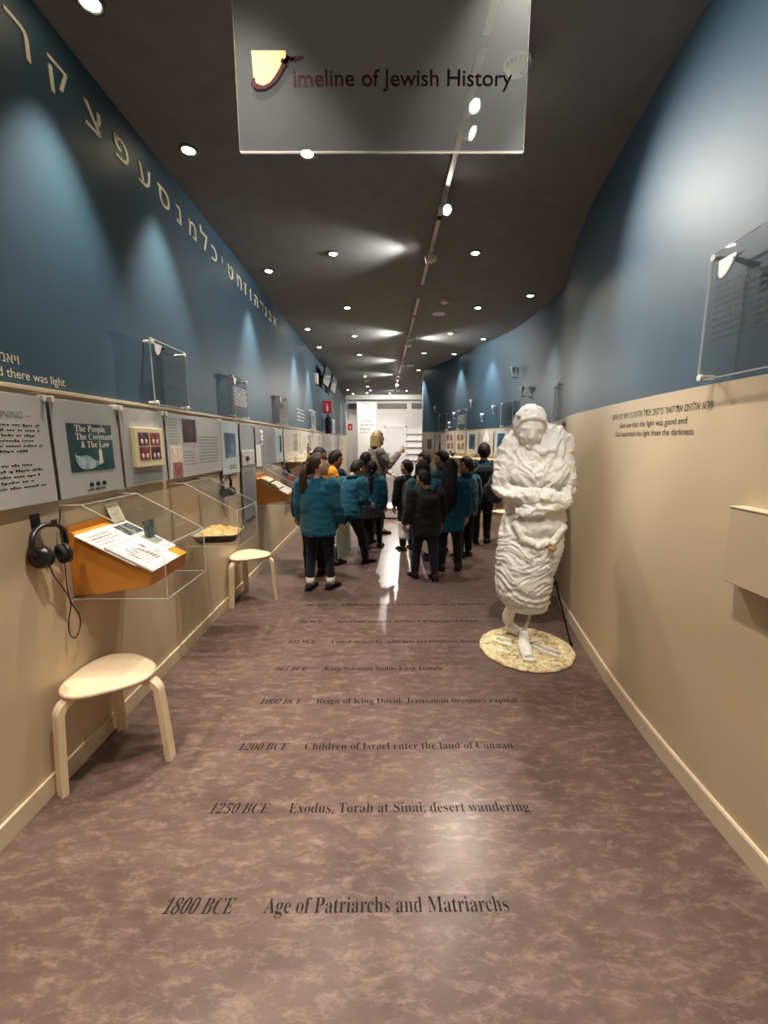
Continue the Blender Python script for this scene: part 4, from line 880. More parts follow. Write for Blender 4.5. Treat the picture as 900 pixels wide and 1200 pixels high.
m = MB(); m.tube([(0, 0.03, 0.52), (0.05, 0.08, 0.45), (0.06, 0.085, 0.25), (0.05, 0.08, 0.1)], 0.01, 8); m.build('hose', BLACKM, t)
m = MB(); m.box((-0.098, -0.03, 0.2), (-0.07, 0.03, 0.45), 0, 0.002); m.build('wall_bracket', STEEL, t)
t = thing('fire_alarm_sign', 'small red fire sign with white flame at the white far wall corner', 'sign', (-1.32, 17.4995, 1.95), 0, 'red safety signs')
m = MB(); m.box((-0.08, -0.012, 0), (0.11, 0, 0.26), 0, 0.002); m.build('board', RED, t)
m = MB(); m.prism([(0.0, 0.06), (0.03, 0.06), (0.045, 0.11), (0.03, 0.2), (0.015, 0.14), (0.0, 0.17), (-0.015, 0.11)], -0.0135, -0.012, 'y'); m.build('white_emblem', INKW, t)
for i, (y, lb) in enumerate(((9.55, 'dark flat screen high on the left wall, nearer'), (10.9, 'dark flat screen high on the left wall, farther'))):
    t = thing('wall_screen', lb, 'screen', (XL - 0.008, y, 2.78), 0, 'dark screens high on the left wall')
    M = Matrix.Translation((0.10, 0, 0)) @ Matrix.Rotation(R(14), 4, 'Y')
    m = MB(); m.box((0, 0, 0), (0.035, 1.0, 0.40), 0, 0.004, M); m.build('casing', BLACKM, t)
    m = MB(); m.box((0.035, 0.02, 0.02), (0.037, 0.98, 0.38), 0, 0, M); m.build('screen_face', mat('dark_glass', (0.06, 0.075, 0.085), 0.15, 0.6), t)
    m = MB(); m.box((0.0002, 0.42, 0.15), (0.14, 0.58, 0.22), 0, 0.002); m.build('wall_arm', BLACKM, t)
t = thing('wall_device', 'small white box device under the dark screens on the left wall', 'device', (XL - 0.008, 9.25, 2.72), 0)
m = MB(); m.box((0.0002, 0, 0), (0.07, 0.13, 0.22), 0, 0.006); m.build('body', WHITEP, t)
m = MB(); m.ell((0.072, 0.065, 0.15), (0.012, 0.03, 0.03), 12, 8); m.build('sensor_dome', WHITEP, t)
t = thing('pier_lettering', 'grey lettering Calling Australia Home on the white pier', 'wall lettering', (-0.84, 16.75, 1.9), 0)
for i, s in enumerate(('Calling', 'Australia', 'Home')):
    text_on('lettering', text_mesh(s, 0.16), lambda u, v, d: Vector((u, -0.002, 0.36 - i * 0.17 + v)), mat('grey_lettering', (0.10, 0.11, 0.12), 0.5), t)
m = MB(); words(m, lambda u, v: Vector((u, -0.002, v)), 0, 0.4, -0.10, -0.02, 2, rs=70); m.build('small_print', INKS, t)
t = thing('display_plinth', 'low white plinth on the floor behind the gap between the groups', 'plinth', (0.20, 8.0, 0), 0)
m = MB(); m.box((-0.30, 0, 0.03), (0.42, 0.7, 0.20), 0, 0.004); m.build('body', WHITE, t)
m = MB(); m.box((-0.31, -0.01, 0.2002), (0.43, 0.71, 0.222), 0, 0.003); m.build('top', WHITEP, t)
m = MB(); m.box((-0.27, 0.03, 0.0), (0.39, 0.67, 0.03)); m.build('base', mat('grey_toe_kick', (0.30, 0.30, 0.29), 0.6), t)

# ------------------------------------------------------------------ people
def lerp(a, b_, t_): return a + (b_ - a) * t_
def ring(c, ax, ay, n=20, M=None):
    return [c + Vector((math.cos(2 * math.pi * i / n) * ax, math.sin(2 * math.pi * i / n) * ay, 0)) for i in range(n)]
def person(label, x, y, face, h, top, bottom, hair, style, lean=0.0, head_turn=0.0, head_nod=0.0, arms=None, feet=None, lift=(0, 0), skin=SKIN, skirt=False, legging=False,
           shoes=None, socks=None, hem=0.44, bulk=1.0, collar=None, cat='child', group='schoolchildren in the corridor', adult=False, extra=None):
    """feet, arms in units of h, x to the person's right, y forward"""
    t = thing('person', label, 'person', (x, y, 0), R(face), group)
    H = h; V = lambda a, b_, c: Vector((a * H, b_ * H, c * H))
    feet = feet or ((-0.055, 0.0), (0.055, 0.01))
    k = 1.0 if not adult else 0.86
    hipz, shz = (0.50, 0.795) if not adult else (0.515, 0.815)
    ln = lambda z: lean * max(0, (z - hipz)) / (shz - hipz)          # forward lean at height z
    T = lambda a, b_, z: V(a, b_ + ln(z), z)
    hc = T(0, 0.012, 0.918 if not adult else 0.93)
    neck = T(0, -0.002, shz + 0.035)
    HM = Matrix.Translation(neck) @ (Matrix.Rotation(R(head_turn), 4, 'Z') @ Matrix.Rotation(R(-head_nod), 4, 'X')) @ Matrix.Translation(-neck)
    hr = Vector((0.058, 0.068, 0.082)) * H * k
    # arms: elbow and wrist
    A = []
    for i, s in enumerate((-1, 1)):
        sh = T(s * 0.105 * bulk, 0, shz - 0.012)
        if arms and arms[i]: el, wr = V(*arms[i][0]) + Vector((0, ln(0.7) * H * 0.5, 0)), V(*arms[i][1]) + Vector((0, ln(0.7) * H * 0.5, 0))
        else: el, wr = T(s * 0.145, -0.015, 0.635), T(s * 0.150, 0.025, 0.495)
        A.append((sh, el, wr))
    L = []
    for i, s in enumerate((-1, 1)):
        hp = V(s * 0.052, 0, hipz); fx, fy = feet[i]; an = V(fx, fy, 0.045 + lift[i]); kn = (hp + an) / 2 + Vector((s * 0.004 * H, (0.018 + lift[i] * 0.5) * H, 0.01 * H))
        L.append((hp, kn, an))
    # ---- body: one continuous surface
    m = MB()
    hp = lambda v: HM @ (hc + Vector((v[0] * H * k, v[1] * H * k, v[2] * H * k)))
    def headfn(v):
        q = v.copy()
        if q.z < 0: q.x *= 1 - 0.22 * q.z * q.z; q.y = q.y * (1 - 0.10 * q.z * q.z) + 0.10 * abs(q.z)
        if q.y < 0: q.y *= 1.04
        return q
    m.ell(HM @ hc, hr, 24, 16, 0, HM.to_3x3().to_4x4(), headfn)
    HR = HM.to_3x3().to_4x4()
    m.ell(hp((0, 0.068, -0.012)), (0.010 * H * k, 0.014 * H * k, 0.014 * H * k), 10, 8, 0, HR); m.ell(hp((0, 0.063, 0.004)), (0.007 * H * k, 0.008 * H * k, 0.022 * H * k), 10, 8, 0, HR)
    m.ell(hp((0, 0.058, -0.044)), (0.020 * H * k, 0.012 * H * k, 0.012 * H * k), 10, 8, 0, HR); m.ell(hp((0, 0.050, -0.066)), (0.020 * H * k, 0.016 * H * k, 0.014 * H * k), 10, 8, 0, HR)
    for s in (-1, 1):
        m.ell(hp((s * 0.060, -0.004, -0.008)), (0.008 * H * k, 0.014 * H * k, 0.021 * H * k), 10, 8, 0, HR)
        m.ell(hp((s * 0.030, 0.046, -0.026)), (0.018 * H * k, 0.016 * H * k, 0.016 * H * k), 10, 8, 0, HR)
        m.ell(hp((s * 0.024, 0.058, 0.014)), (0.018 * H * k, 0.010 * H * k, 0.007 * H * k), 10, 8, 0, HR)
    m.tube([HM @ (hc + Vector((0, -0.018 * H, -0.03 * H))), neck, T(0, -0.004, shz - 0.02)], [0.036 * H * k, 0.033 * H * k, 0.045 * H * k], 14)
    rows_ = [(hipz - 0.02, 0.085, 0.06), (hipz + 0.05, 0.085, 0.06), (0.62, 0.078, 0.055), (0.70, 0.088, 0.058), (shz - 0.02, 0.088, 0.048), (shz + 0.015, 0.04, 0.035)]
    m.loft([ring(T(0, 0, z), a * H, b_ * H) for z, a, b_ in rows_])
    for i, s in enumerate((-1, 1)):
        sh, el, wr = A[i]; m.tube([sh, el, wr], [0.030 * H, 0.025 * H, 0.017 * H], 10)
        m.ell(el, [0.025 * H] * 3, 10, 8)
        # hand: palm, four unequal bent fingers, thumb
        d = (wr - el).normalized(); fw = Vector((0, 1, 0)); sd = d.cross(fw)
        if sd.length < 0.1: sd = Vector((1, 0, 0))
        sd.normalize(); pn = Vector((s, 0, 0)) if abs(d.z) > 0.6 else Vector((0, 0, -1)); wd = d.cross(pn).normalized(); pn = wd.cross(d).normalized()   # wd: across the palm
        if wd.y < 0: wd = -wd
        hl = 0.048 * H; pc = wr + d * hl * 0.55
        m.tube([wr - d * 0.01 * H, wr + d * hl * 0.5, wr + d * hl], [0.0155 * H, 0.022 * H, 0.021 * H], 10, 0, 1.0)
        for f in range(4):
            o_ = wd * ((1.5 - f) * 0.0125 * H); ln_ = (0.040, 0.046, 0.043, 0.034)[f] * H; b0 = wr + d * hl * 0.85 + o_; inn = Vector((-s, 0.0, 0)) if abs(d.z) > 0.6 else Vector((0, 0, -1))
            p1 = b0 + d * ln_ * 0.55 + inn * 0.004 * H; p2 = p1 + d * ln_ * 0.40 + inn * 0.012 * H; p3 = p2 + d * ln_ * 0.12 + inn * 0.012 * H
            m.tube([b0, p1, p2, p3], [0.0066 * H, 0.0062 * H, 0.0056 * H, 0.004 * H], 8)
        b0 = wr + d * hl * 0.30 + wd * 0.016 * H; m.tube([b0, b0 + wd * 0.014 * H + d * 0.018 * H, b0 + wd * 0.016 * H + d * 0.036 * H], [0.0075 * H, 0.007 * H, 0.005 * H], 8)
        hpx, kn, an = L[i]; m.tube([hpx, kn, an], [0.048 * H, 0.033 * H, 0.021 * H], 12); m.ell(kn, [0.033 * H] * 3, 10, 8)
        fy = 1; m.tube([an + V(0, -0.015, -0.01), an + V(0, 0.02, -0.015), an + V(0, 0.085, -0.03)], [0.020 * H, 0.022 * H, 0.013 * H], 10)
    body = link('body', remesh(m, 0.0075 if h < 1.5 else 0.0085, 1, 'body', skin), t)
    # ---- face
    m = MB()
    for s in (-1, 1): m.ell(hp((s * 0.0245, 0.0615, 0.003)), (0.0085 * H * k, 0.004 * H * k, 0.0042 * H * k), 10, 6, 0, HR)
    m.build('eyes', EYEM, t)
    m = MB()
    for s in (-1, 1): m.tube([hp((s * 0.012, 0.066, 0.018)), hp((s * 0.026, 0.0645, 0.022)), hp((s * 0.040, 0.055, 0.017))], [0.002 * H, 0.0026 * H, 0.0014 * H], 6)
    m.build('eyebrows', hair, t)
    m = MB(); m.tube([hp((-0.018, 0.062, -0.045)), hp((0, 0.0705, -0.043)), hp((0.018, 0.062, -0.045))], [0.001 * H, 0.0042 * H, 0.001 * H], 8, 0, 0.7); m.build('mouth', LIPM, t)
    # ---- hair
    m = MB(); sd_ = rng.random() * 50
    def hairfn(v):
        n_ = noise.noise(Vector((v.x * 3 + sd_, v.y * 3, v.z * 1.5))) * 0.06 + noise.noise(Vector((v.x * 10 + sd_, v.y * 10, v.z * 2))) * 0.06
        fr = v.y - 0.35; top_ = v.z
        r_ = 1.10 + n_
        low = -0.45 if style in ('long', 'bob') else -0.30
        face_ = (v.y > 0.12 and v.z < 0.50 + 0.1 * math.sin(v.x * 9 + sd_)) or (v.z < low and v.y > -0.55) or v.z < -0.72
        if abs(v.x) > 0.80 and -0.5 < v.z < 0.05 and v.y > -0.15 and style not in ('long', 'bob'): face_ = True
        return headfn(v) * (0.80 if face_ else r_)
    m.ell(HM @ hc, hr, 40, 28, 0, HR, hairfn)
    hm = m.mesh('hair', hair); ho = link('hair', hm, t)
    if style == 'pony':
        m = MB(); b0 = hp((0, -0.070, 0.005)); dn = Vector((0, -0.35, -1)).normalized()
        pts = [b0 + Vector((0, 0.02 * H, 0)), hp((0, -0.095, -0.005)), hp((0.004, -0.112, -0.06)), hp((0.0, -0.115, -0.13)), hp((-0.008, -0.108, -0.19)), hp((-0.012, -0.10, -0.225))]
        m.tube(pts, [0.020 * H, 0.026 * H, 0.034 * H, 0.032 * H, 0.022 * H, 0.004 * H], 14, 0, 0.8); m.build('ponytail', hair, t)
        m = MB(); a, c = hp((0, -0.078, 0.004)), hp((0, -0.088, 0.001)); m.cyl(a, c, 0.026 * H, n=14); m.build('hair_band', BLACKM, t)
    if style == 'plait':
        m = MB(); pts = []; rad = []
        for q in range(26):
            u = q / 25; pts.append(hp((0.012 * math.sin(u * 34), -0.082 - 0.02 * math.sin(u * 3), -0.02 - 0.30 * u))); rad.append((0.020 + 0.004 * math.sin(u * 50)) * H * (1 - 0.5 * u))
        m.tube(pts, rad, 10, 0, 0.8); m.build('plait', hair, t)
    if style == 'long':
        m = MB(); rr = []
        for q in range(12):
            u = q / 11; z = 0.02 - 0.40 * u; wdt = (0.060 + 0.012 * math.sin(u * 3)) * (1 if u < 0.8 else 1 - (u - 0.8) * 2.6); yb = -0.045 - 0.045 * min(1, u * 2.5)
            rr.append([hp((math.cos(2 * math.pi * i / 18) * wdt * (1 + 0.05 * math.sin(i * 5 + q)), yb + math.sin(2 * math.pi * i / 18) * 0.026, z)) for i in range(18)])
        m.loft(rr); m.build('long_hair', hair, t)
    if style == 'bob':
        m = MB(); rr = []
        for q in range(9):
            u = q / 8; z = 0.04 - 0.135 * u; rr.append([hp((math.cos(a) * (0.072 + 0.010 * u), -0.010 + math.sin(a) * (0.066 + 0.01 * u), z)) for a in [R(150) + R(240) * i / 20 for i in range(21)]] + [hp((math.cos(a) * (0.050 + 0.010 * u), -0.010 + math.sin(a) * 0.05, z)) for a in [R(390) - R(240) * i / 20 for i in range(21)]])
        m.loft(rr); m.build('hair_lengths', hair, t)
    # ---- top
    m = MB(); g = bulk
    rows_ = [(hem, 0.118 * g, 0.088 * g), (hem + 0.02, 0.122 * g, 0.092 * g), (0.56, 0.116 * g, 0.088 * g), (0.66, 0.114 * g, 0.086 * g), (0.74, 0.112 * g, 0.080 * g), (shz - 0.005, 0.098 * g, 0.066), (shz + 0.022, 0.052, 0.050), (shz + 0.040, 0.043, 0.045)]
    m.loft([ring(T(0, 0, z), a * H, b_ * H) for z, a, b_ in rows_])
    for i, s in enumerate((-1, 1)):
        sh, el, wr = A[i]; cu = wr + (el - wr) * 0.08
        m.tube([sh, lerp(sh, el, 0.5), el, lerp(el, cu, 0.6), cu], [0.050 * H * g, 0.046 * H * g, 0.041 * H * g, 0.038 * H * g, 0.029 * H], 14); m.ell(sh, [0.047 * H * g] * 3, 12, 8); m.ell(el, [0.040 * H * g] * 3, 12, 8)
    me = remesh(m, 0.0125, 3, 'sweater', top)
    sd2 = rng.random() * 90
    displace(me, lambda c, n_: n_ * H * (0.010 * noise.noise(Vector((c.x * 7 + sd2, c.y * 7, c.z * 5))) + 0.0055 * noise.noise(Vector((c.x * 16, c.y * 16 + sd2, c.z * 26)))))
    link('sweater', me, t)
    if collar:
        m = MB(); m.tube([T(0.050 * math.cos(a), 0.052 * math.sin(a), shz + 0.040 - 0.012 * max(0, math.sin(a))) for a in [2 * math.pi * i / 20 for i in range(20)]], 0.011 * H, 8, 0, 1.4, closed=True); m.build('collar', collar, t)
    # ---- bottom
    m = MB(); lg = 0.82 if legging else 1.0
    m.loft([ring(V(0, 0, z), a * H, b_ * H) for z, a, b_ in [(hipz - 0.055, 0.085, 0.070), (hipz - 0.02, 0.100, 0.078), (hipz + 0.05, 0.095, 0.072)]])
    for i, s in enumerate((-1, 1)):
        hpx, kn, an = L[i]; e_ = an + (kn - an) * (0.14 if socks else 0.02)
        m.tube([hpx, lerp(hpx, kn, 0.5), kn, lerp(kn, e_, 0.4), e_], [0.064 * H * lg, 0.058 * H * lg, 0.045 * H * lg, 0.043 * H * lg, 0.036 * H * lg], 14); m.ell(kn, [0.044 * H * lg] * 3, 12, 8)
    me = remesh(m, 0.0125, 3, 'trousers', bottom)
    if not legging: displace(me, lambda c, n_: n_ * H * 0.006 * noise.noise(Vector((c.x * 9 + sd2, c.y * 9, c.z * 14))))
    link('trousers' if not legging else 'leggings', me, t)
    if skirt:
        m = MB(); rr = []
        for q in range(9):
            u = q / 8; z = hipz + 0.06 - 0.20 * u; rr.append([V((0.098 + 0.05 * u) * math.cos(a) * (1 + 0.05 * u * math.sin(a * 14)), (0.078 + 0.045 * u) * math.sin(a) * (1 + 0.05 * u * math.sin(a * 14)), z) for a in [2 * math.pi * i / 84 for i in range(84)]])
        m.loft(rr, 0, True); m.build('skirt', bottom, t)
    # ---- shoes and socks
    for i in (0, 1):
        hpx, kn, an = L[i]
        if socks:
            m = MB(); m.tube([an + (kn - an) * 0.20, an + V(0, 0, -0.01)], [0.031 * H, 0.029 * H], 14); m.build('sock', socks, t)
        to = R(8) * (-1 if i else 1); M = Matrix.Translation(an - V(0, 0, 0.045)) @ Matrix.Rotation(to, 4, 'Z') @ Matrix.Rotation(-lift[i] * 6, 4, 'X')
        m = MB(); rr = []
        for yy, wd_, zt in ((-0.045, 0.012, 0.034), (-0.038, 0.026, 0.046), (-0.005, 0.029, 0.052), (0.03, 0.031, 0.046), (0.07, 0.036, 0.034), (0.10, 0.033, 0.027), (0.115, 0.018, 0.020)):
            rr.append([M @ V(math.cos(a) * wd_, yy, 0.010 + (zt - 0.010) * (0.5 + 0.5 * math.sin(a)) ** 0.7) for a in [2 * math.pi * j / 16 for j in range(16)]])
        m.loft(rr); sh_ = m.build('shoe', (shoes or BLACKM), t)
        m = MB(); m.loft([[M @ V(px * 1.04, py, z) for px, py in ((-0.026, -0.045), (0.026, -0.045), (0.031, 0.02), (0.037, 0.07), (0.028, 0.108), (0.0, 0.118), (-0.028, 0.108), (-0.037, 0.07), (-0.031, 0.02))] for z in (0.0, 0.013)], 0, False); m.build('sole', BLACKP if shoes is None else WHITEP, sh_)
    return t, T, H, A
def carried(name, label, cat, x, y, z, w_, h_, th, rot, m_, group=None):
    o = thing(name, label, cat, (x, y, z), 0, group); o.rotation_euler = Euler(rot)
    m = MB(); m.box((-w_ / 2, -th / 2, -h_), (w_ / 2, -th / 6, 0), 0, 0.001); m.box((-w_ / 2 + 0.004, th / 6, -h_), (w_ / 2, th / 2, -0.006), 0, 0.001); m.box((-w_ / 2, -th / 2, -h_), (-w_ / 2 + 0.003, th / 2, 0)); m.build('cover', m_, o)
    m = MB(); m.box((-w_ / 2 + 0.005, -th / 6.5, -h_ + 0.004), (w_ / 2 - 0.004, th / 6.5, -0.008)); m.build('sheets', PAPER, o)
    return o
KG = {}
person('child with brown ponytail in teal sweater, navy leggings and white socks, nearest the camera', -0.64, 4.11, -18, 1.385, TEAL, NAVY, HAIRB, 'pony', head_turn=-48, legging=True, socks=WHITEC, hem=0.41, bulk=1.12,
       feet=((-0.07, -0.03), (0.07, 0.03)), arms=(None, ((0.150, -0.01, 0.63), (0.165, 0.035, 0.49))), skin=SKINP)
carried('folder', 'mint green folder held by the child with the brown ponytail', 'folder', -0.395, 4.10, 0.665, 0.24, 0.32, 0.012, (R(4), R(-10), R(62)), MINT, 'folders held by children')
person('child with short black hair in teal sweater directly left of the ponytail child', -0.77, 4.58, -5, 1.33, TEAL, BLACKC, HAIRK, 'short', hem=0.43, bulk=1.05, head_turn=-10)
person('boy facing the camera in orange top between teal sweaters on the left', -0.78, 5.30, 168, 1.44, ORANGEC, NAVY, HAIRK, 'short', head_nod=18, head_turn=12)
person('boy in teal sweater striding right with head bowed, beside the ponytail child', -0.40, 4.96, -38, 1.30, TEAL, NAVY, HAIRK, 'short', lean=0.05, head_nod=24, head_turn=-14, hem=0.46,
       feet=((-0.09, -0.07), (0.09, 0.13)), arms=(((-0.15, 0.02, 0.63), (-0.11, 0.13, 0.57)), ((0.15, 0.02, 0.63), (0.12, 0.14, 0.58))), bulk=1.08, collar=TEALD)
o = person('child with white trainers and striped sleeves behind the striding boy', -0.66, 5.66, -35, 1.38, BLACKC, BLACKC, HAIRK, 'short', head_nod=12, head_turn=-15, shoes=WHITEP,
       arms=(((-0.14, 0.05, 0.64), (-0.09, 0.15, 0.60)), ((0.14, 0.06, 0.65), (0.09, 0.16, 0.62))))
for i in (0, 1):
    sh, el, wr = o[3][i]
    for k in range(4):
        a = lerp(el, wr, 0.05 + k * 0.23); b_ = lerp(el, wr, 0.05 + k * 0.23 + 0.11); m = MB(); m.tube([a, b_], [0.048 * o[2], 0.046 * o[2]], 14); m.build('white_stripe', WHITEC, o[0])
person('girl with black plait in teal sweater and dark skirt, middle of the left group', -0.14, 5.72, -6, 1.235, TEAL, BLACKC, HAIRK, 'plait', skirt=True, legging=True, hem=0.47, feet=((-0.05, -0.04), (0.075, 0.08)), bulk=1.05)
person('child in faded teal top behind the girl with the plait', -0.24, 6.05, -12, 1.34, TEALG, BLACKC, HAIRK, 'short', head_turn=-20)
te = person('blond woman in grey top with raised hand talking to the children', -0.09, 6.75, -70, 1.66, GREYC, BLACKC, HAIRY, 'bob', head_turn=-8, adult=True, skin=SKINP, cat='person', group=None, hem=0.47,
       arms=(((-0.13, 0.04, 0.64), (-0.02, 0.13, 0.60)), ((0.13, 0.08, 0.68), (0.07, 0.22, 0.80))))
m = MB(); T = te[1]; m.tube([T(-0.045, 0.05, 0.845), T(-0.03, 0.092, 0.74), T(0.0, 0.098, 0.66)], 0.006, 6); m.tube([T(0.045, 0.05, 0.845), T(0.03, 0.092, 0.74), T(0.0, 0.098, 0.66)], 0.006, 6); m.build('lanyard', BLACKM, te[0])
def backpack(T, H, parent, m_, label=None):
    m = MB(); m.loft([[T(a * 1.0, b_ - 0.13, z) for a, b_ in ((-0.09 * s, -0.055 * s), (0.09 * s, -0.055 * s), (0.11 * s, 0.0), (0.10 * s, 0.055), (-0.10 * s, 0.055), (-0.11 * s, 0.0))] for z, s in ((0.50, 0.75), (0.52, 1.0), (0.64, 1.05), (0.74, 0.95), (0.785, 0.6))])
    o = link('bag_body', remesh(m, 0.013, 4, 'bag', m_)); o.parent = parent
    m = MB(); m.loft([[T(a, b_ - 0.185, z) for a, b_ in ((-0.07, -0.012), (0.07, -0.012), (0.075, 0.02), (-0.075, 0.02))] for z in (0.53, 0.63)], 0, False); m.build('front_pocket', m_, parent)
    for s in (-1, 1):
        m = MB(); m.tube([T(s * 0.06, -0.085, 0.765), T(s * 0.075, -0.03, 0.835), T(s * 0.075, 0.06, 0.80), T(s * 0.085, 0.105, 0.70), T(s * 0.10, 0.04, 0.60), T(s * 0.09, -0.08, 0.54)], 0.012 * H, 8, 0, 0.5); m.build('shoulder_strap', m_, parent)
k9 = person('child in dark jacket with black backpack, left of the right group, face turned left', 0.35, 5.66, 22, 1.25, NAVYJ, BLACKC, HAIRK, 'short', head_turn=28, hem=0.45, bulk=1.05)
b9 = thing('backpack', 'black backpack on the child in dark jacket left of the right group', 'backpack', k9[0].location, R(22), 'black backpacks worn by children'); backpack(k9[1], k9[2], b9, BLACKC)
person('child with thick black hair in faded teal top behind the dark-jacket boy', 0.50, 5.12, 4, 1.27, TEALG, BLACKC, HAIRK, 'bob', head_turn=-8, bulk=1.02)
person('boy in dark jacket walking away, paper in his left hand, right group front', 0.475, 4.42, 14, 1.20, NAVYJ, NAVY, HAIRK, 'short', hem=0.42, bulk=1.22, lean=0.02, head_nod=10, head_turn=20,
       feet=((-0.085, 0.06), (0.065, -0.06)), lift=(0.0, 0.0), arms=(((-0.165, 0.0, 0.62), (-0.185, 0.06, 0.50)), None))
o = thing('paper_sheet', 'white paper sheet in the hand of the walking dark-jacket boy', 'paper', (0.235, 4.44, 0.54), R(25)); o.rotation_euler = Euler((R(62), R(12), R(25)))
m = MB(); n = 8; vs = [Vector((-0.075 + 0.15 * i / n, -0.10 + 0.20 * j / n, 0.012 * math.sin(i * 0.6) * math.cos(j * 0.5))) for i in range(n + 1) for j in range(n + 1)]
m.add(vs, [(i * (n + 1) + j, (i + 1) * (n + 1) + j, (i + 1) * (n + 1) + j + 1, i * (n + 1) + j + 1) for i in range(n) for j in range(n)], 0, True); pm = m.build('sheet', PAPER, o)
sm_ = pm.modifiers.new('thick', 'SOLIDIFY'); sm_.thickness = 0.001
person('tall dark-haired child in teal with face turned left, behind the long-haired girl', 0.80, 5.52, 40, 1.38, TEALG, BLACKC, HAIRK, 'short', head_turn=22, collar=TEALG)
person('girl with very long black hair in teal sweater, front right of the group', 0.775, 4.72, -8, 1.29, TEAL, BLACKC, HAIRK, 'long', hem=0.37, bulk=1.14, head_turn=-10, feet=((-0.06, 0.0), (0.085, 0.02)))
carried('folder', 'cream folder hanging beside the girl with very long hair', 'folder', 0.575, 4.66, 0.52, 0.20, 0.30, 0.012, (R(-4), R(20), R(-30)), mat('cream_card', (0.62, 0.58, 0.45), 0.6), 'folders held by children')
person('child with profile turned left in teal sweater right of the long-haired girl', 1.08, 5.30, 30, 1.30, TEALD, BLACKC, HAIRK, 'short', head_turn=36, bulk=1.05, hem=0.42, collar=TEALD)
k15 = person('tallest child in teal sweater seen from behind near the statue', 1.47, 6.05, -8, 1.47, TEALD, BLACKC, HAIRK, 'short', bulk=1.04)
b15 = thing('backpack', 'black shoulder bag on the tallest child near the statue', 'backpack', k15[0].location, R(-8), 'black backpacks worn by children'); backpack(k15[1], k15[2], b15, BLACKC)
person('child in dark top half hidden in the middle of the right group', 0.62, 6.05, 60, 1.34, BLACKC, BLACKC, HAIRK, 'short', head_turn=15)
person('adult in black clothes standing close behind the plaster statue', 1.385, 3.84, 8, 1.63, BLACKC, BLACKC, HAIRK, 'long', adult=True, cat='person', group=None, bulk=1.14, hem=0.42, head_turn=20,
       arms=(((-0.250, -0.03, 0.655), (-0.16, 0.10, 0.58)), ((0.115, -0.04, 0.64), (0.10, 0.08, 0.56))), feet=((-0.04, 0.0), (0.095, 0.0)))

# ------------------------------------------------------------------ plaster statue
t = thing('statue', 'white plaster statue of a bowed draped woman with crossed arms on a round sandy base', 'statue', (1.045, 2.83, 0))
W = lambda x, z, y=0.0: Vector((1.05 * x + 0.047, y + 0.03, 1.05 * z - 0.075))
m = MB()
LV = [(0.365, -0.185, 0.084, 0.13), (0.42, -0.222, 0.094, 0.16), (0.49, -0.255, 0.097, 0.175), (0.575, -0.268, 0.102, 0.185), (0.69, -0.264, 0.129, 0.19), (0.80, -0.262, 0.158, 0.185), (0.88, -0.252, 0.164, 0.170),
      (0.96, -0.235, 0.164, 0.155), (1.03, -0.208, 0.158, 0.145), (1.10, -0.215, 0.150, 0.145), (1.20, -0.235, 0.155, 0.150), (1.32, -0.245, 0.155, 0.150), (1.42, -0.235, 0.155, 0.135), (1.49, -0.205, 0.130, 0.115), (1.545, -0.165, 0.07, 0.085), (1.58, -0.14, 0.01, 0.07)]
m.loft([[W((a + b_) / 2 + math.cos(2 * math.pi * i / 32) * (b_ - a) / 2, z + (0.012 * math.cos(2 * math.pi * i / 32) * -1 if z < 0.36 else 0), math.sin(2 * math.pi * i / 32) * d) for i in range(32)] for z, a, b_, d in LV])
armL = [W(-0.195, 1.47, -0.01), W(-0.255, 1.33, -0.03), W(-0.272, 1.195, -0.06), W(-0.17, 1.155, -0.15), W(-0.02, 1.165, -0.185), W(0.07, 1.125, -0.18)]
armR = [W(0.10, 1.47, -0.01), W(0.135, 1.33, -0.03), W(0.148, 1.195, -0.06), W(0.06, 1.11, -0.16), W(-0.07, 1.07, -0.185), W(-0.15, 1.065, -0.16)]
m.tube(armL, [0.068, 0.066, 0.058, 0.054, 0.046, 0.034], 16); m.tube(armR, [0.068, 0.066, 0.058, 0.054, 0.046, 0.036], 16)
m.ell(armL[2], [0.058] * 3); m.ell(armR[2], [0.058] * 3); m.ell(armL[0], [0.070] * 3); m.ell(armR[0], [0.070] * 3)
# hands: five fingers closing on the opposite arms
for base, d, dn_ in ((armL[5], Vector((1, -0.1, -0.15)), Vector((0, 0, -1))), (armR[5], Vector((-1, -0.1, 0.0)), Vector((0, 0, -1)))):
    d.normalize()
    for f in range(4):
        o_ = base + dn_ * (f * 0.017 - 0.026) + Vector((0, -0.016, 0)); l_ = (0.062, 0.07, 0.066, 0.052)[f]
        m.tube([o_ - d * 0.02, o_ + d * l_ * 0.5, o_ + d * l_ * 0.85 + Vector((0, 0.008, 0)), o_ + d * l_ + Vector((0, 0.02, 0))], [0.0095, 0.009, 0.008, 0.006], 8)
    m.tube([base - d * 0.03 + Vector((0, -0.02, 0.02)), base + Vector((0, -0.026, 0.034)), base + d * 0.025 + Vector((0, -0.022, 0.04))], [0.011, 0.010, 0.007], 8)
m.ell(W(-0.045, 0.955, -0.10), (0.165, 0.085, 0.10), 24, 16)                       # bundled cloth below the arms
m.tube([W(-0.20, 0.99, -0.12), W(-0.15, 0.885, -0.165), W(-0.06, 0.845, -0.185), W(0.04, 0.88, -0.175), W(0.12, 0.97, -0.12)], 0.020, 10)
m.ell(W(-0.10, 1.28, -0.115), (0.13, 0.065, 0.10), 20, 14); m.ell(W(0.03, 1.30, -0.11), (0.10, 0.06, 0.10), 20, 14)
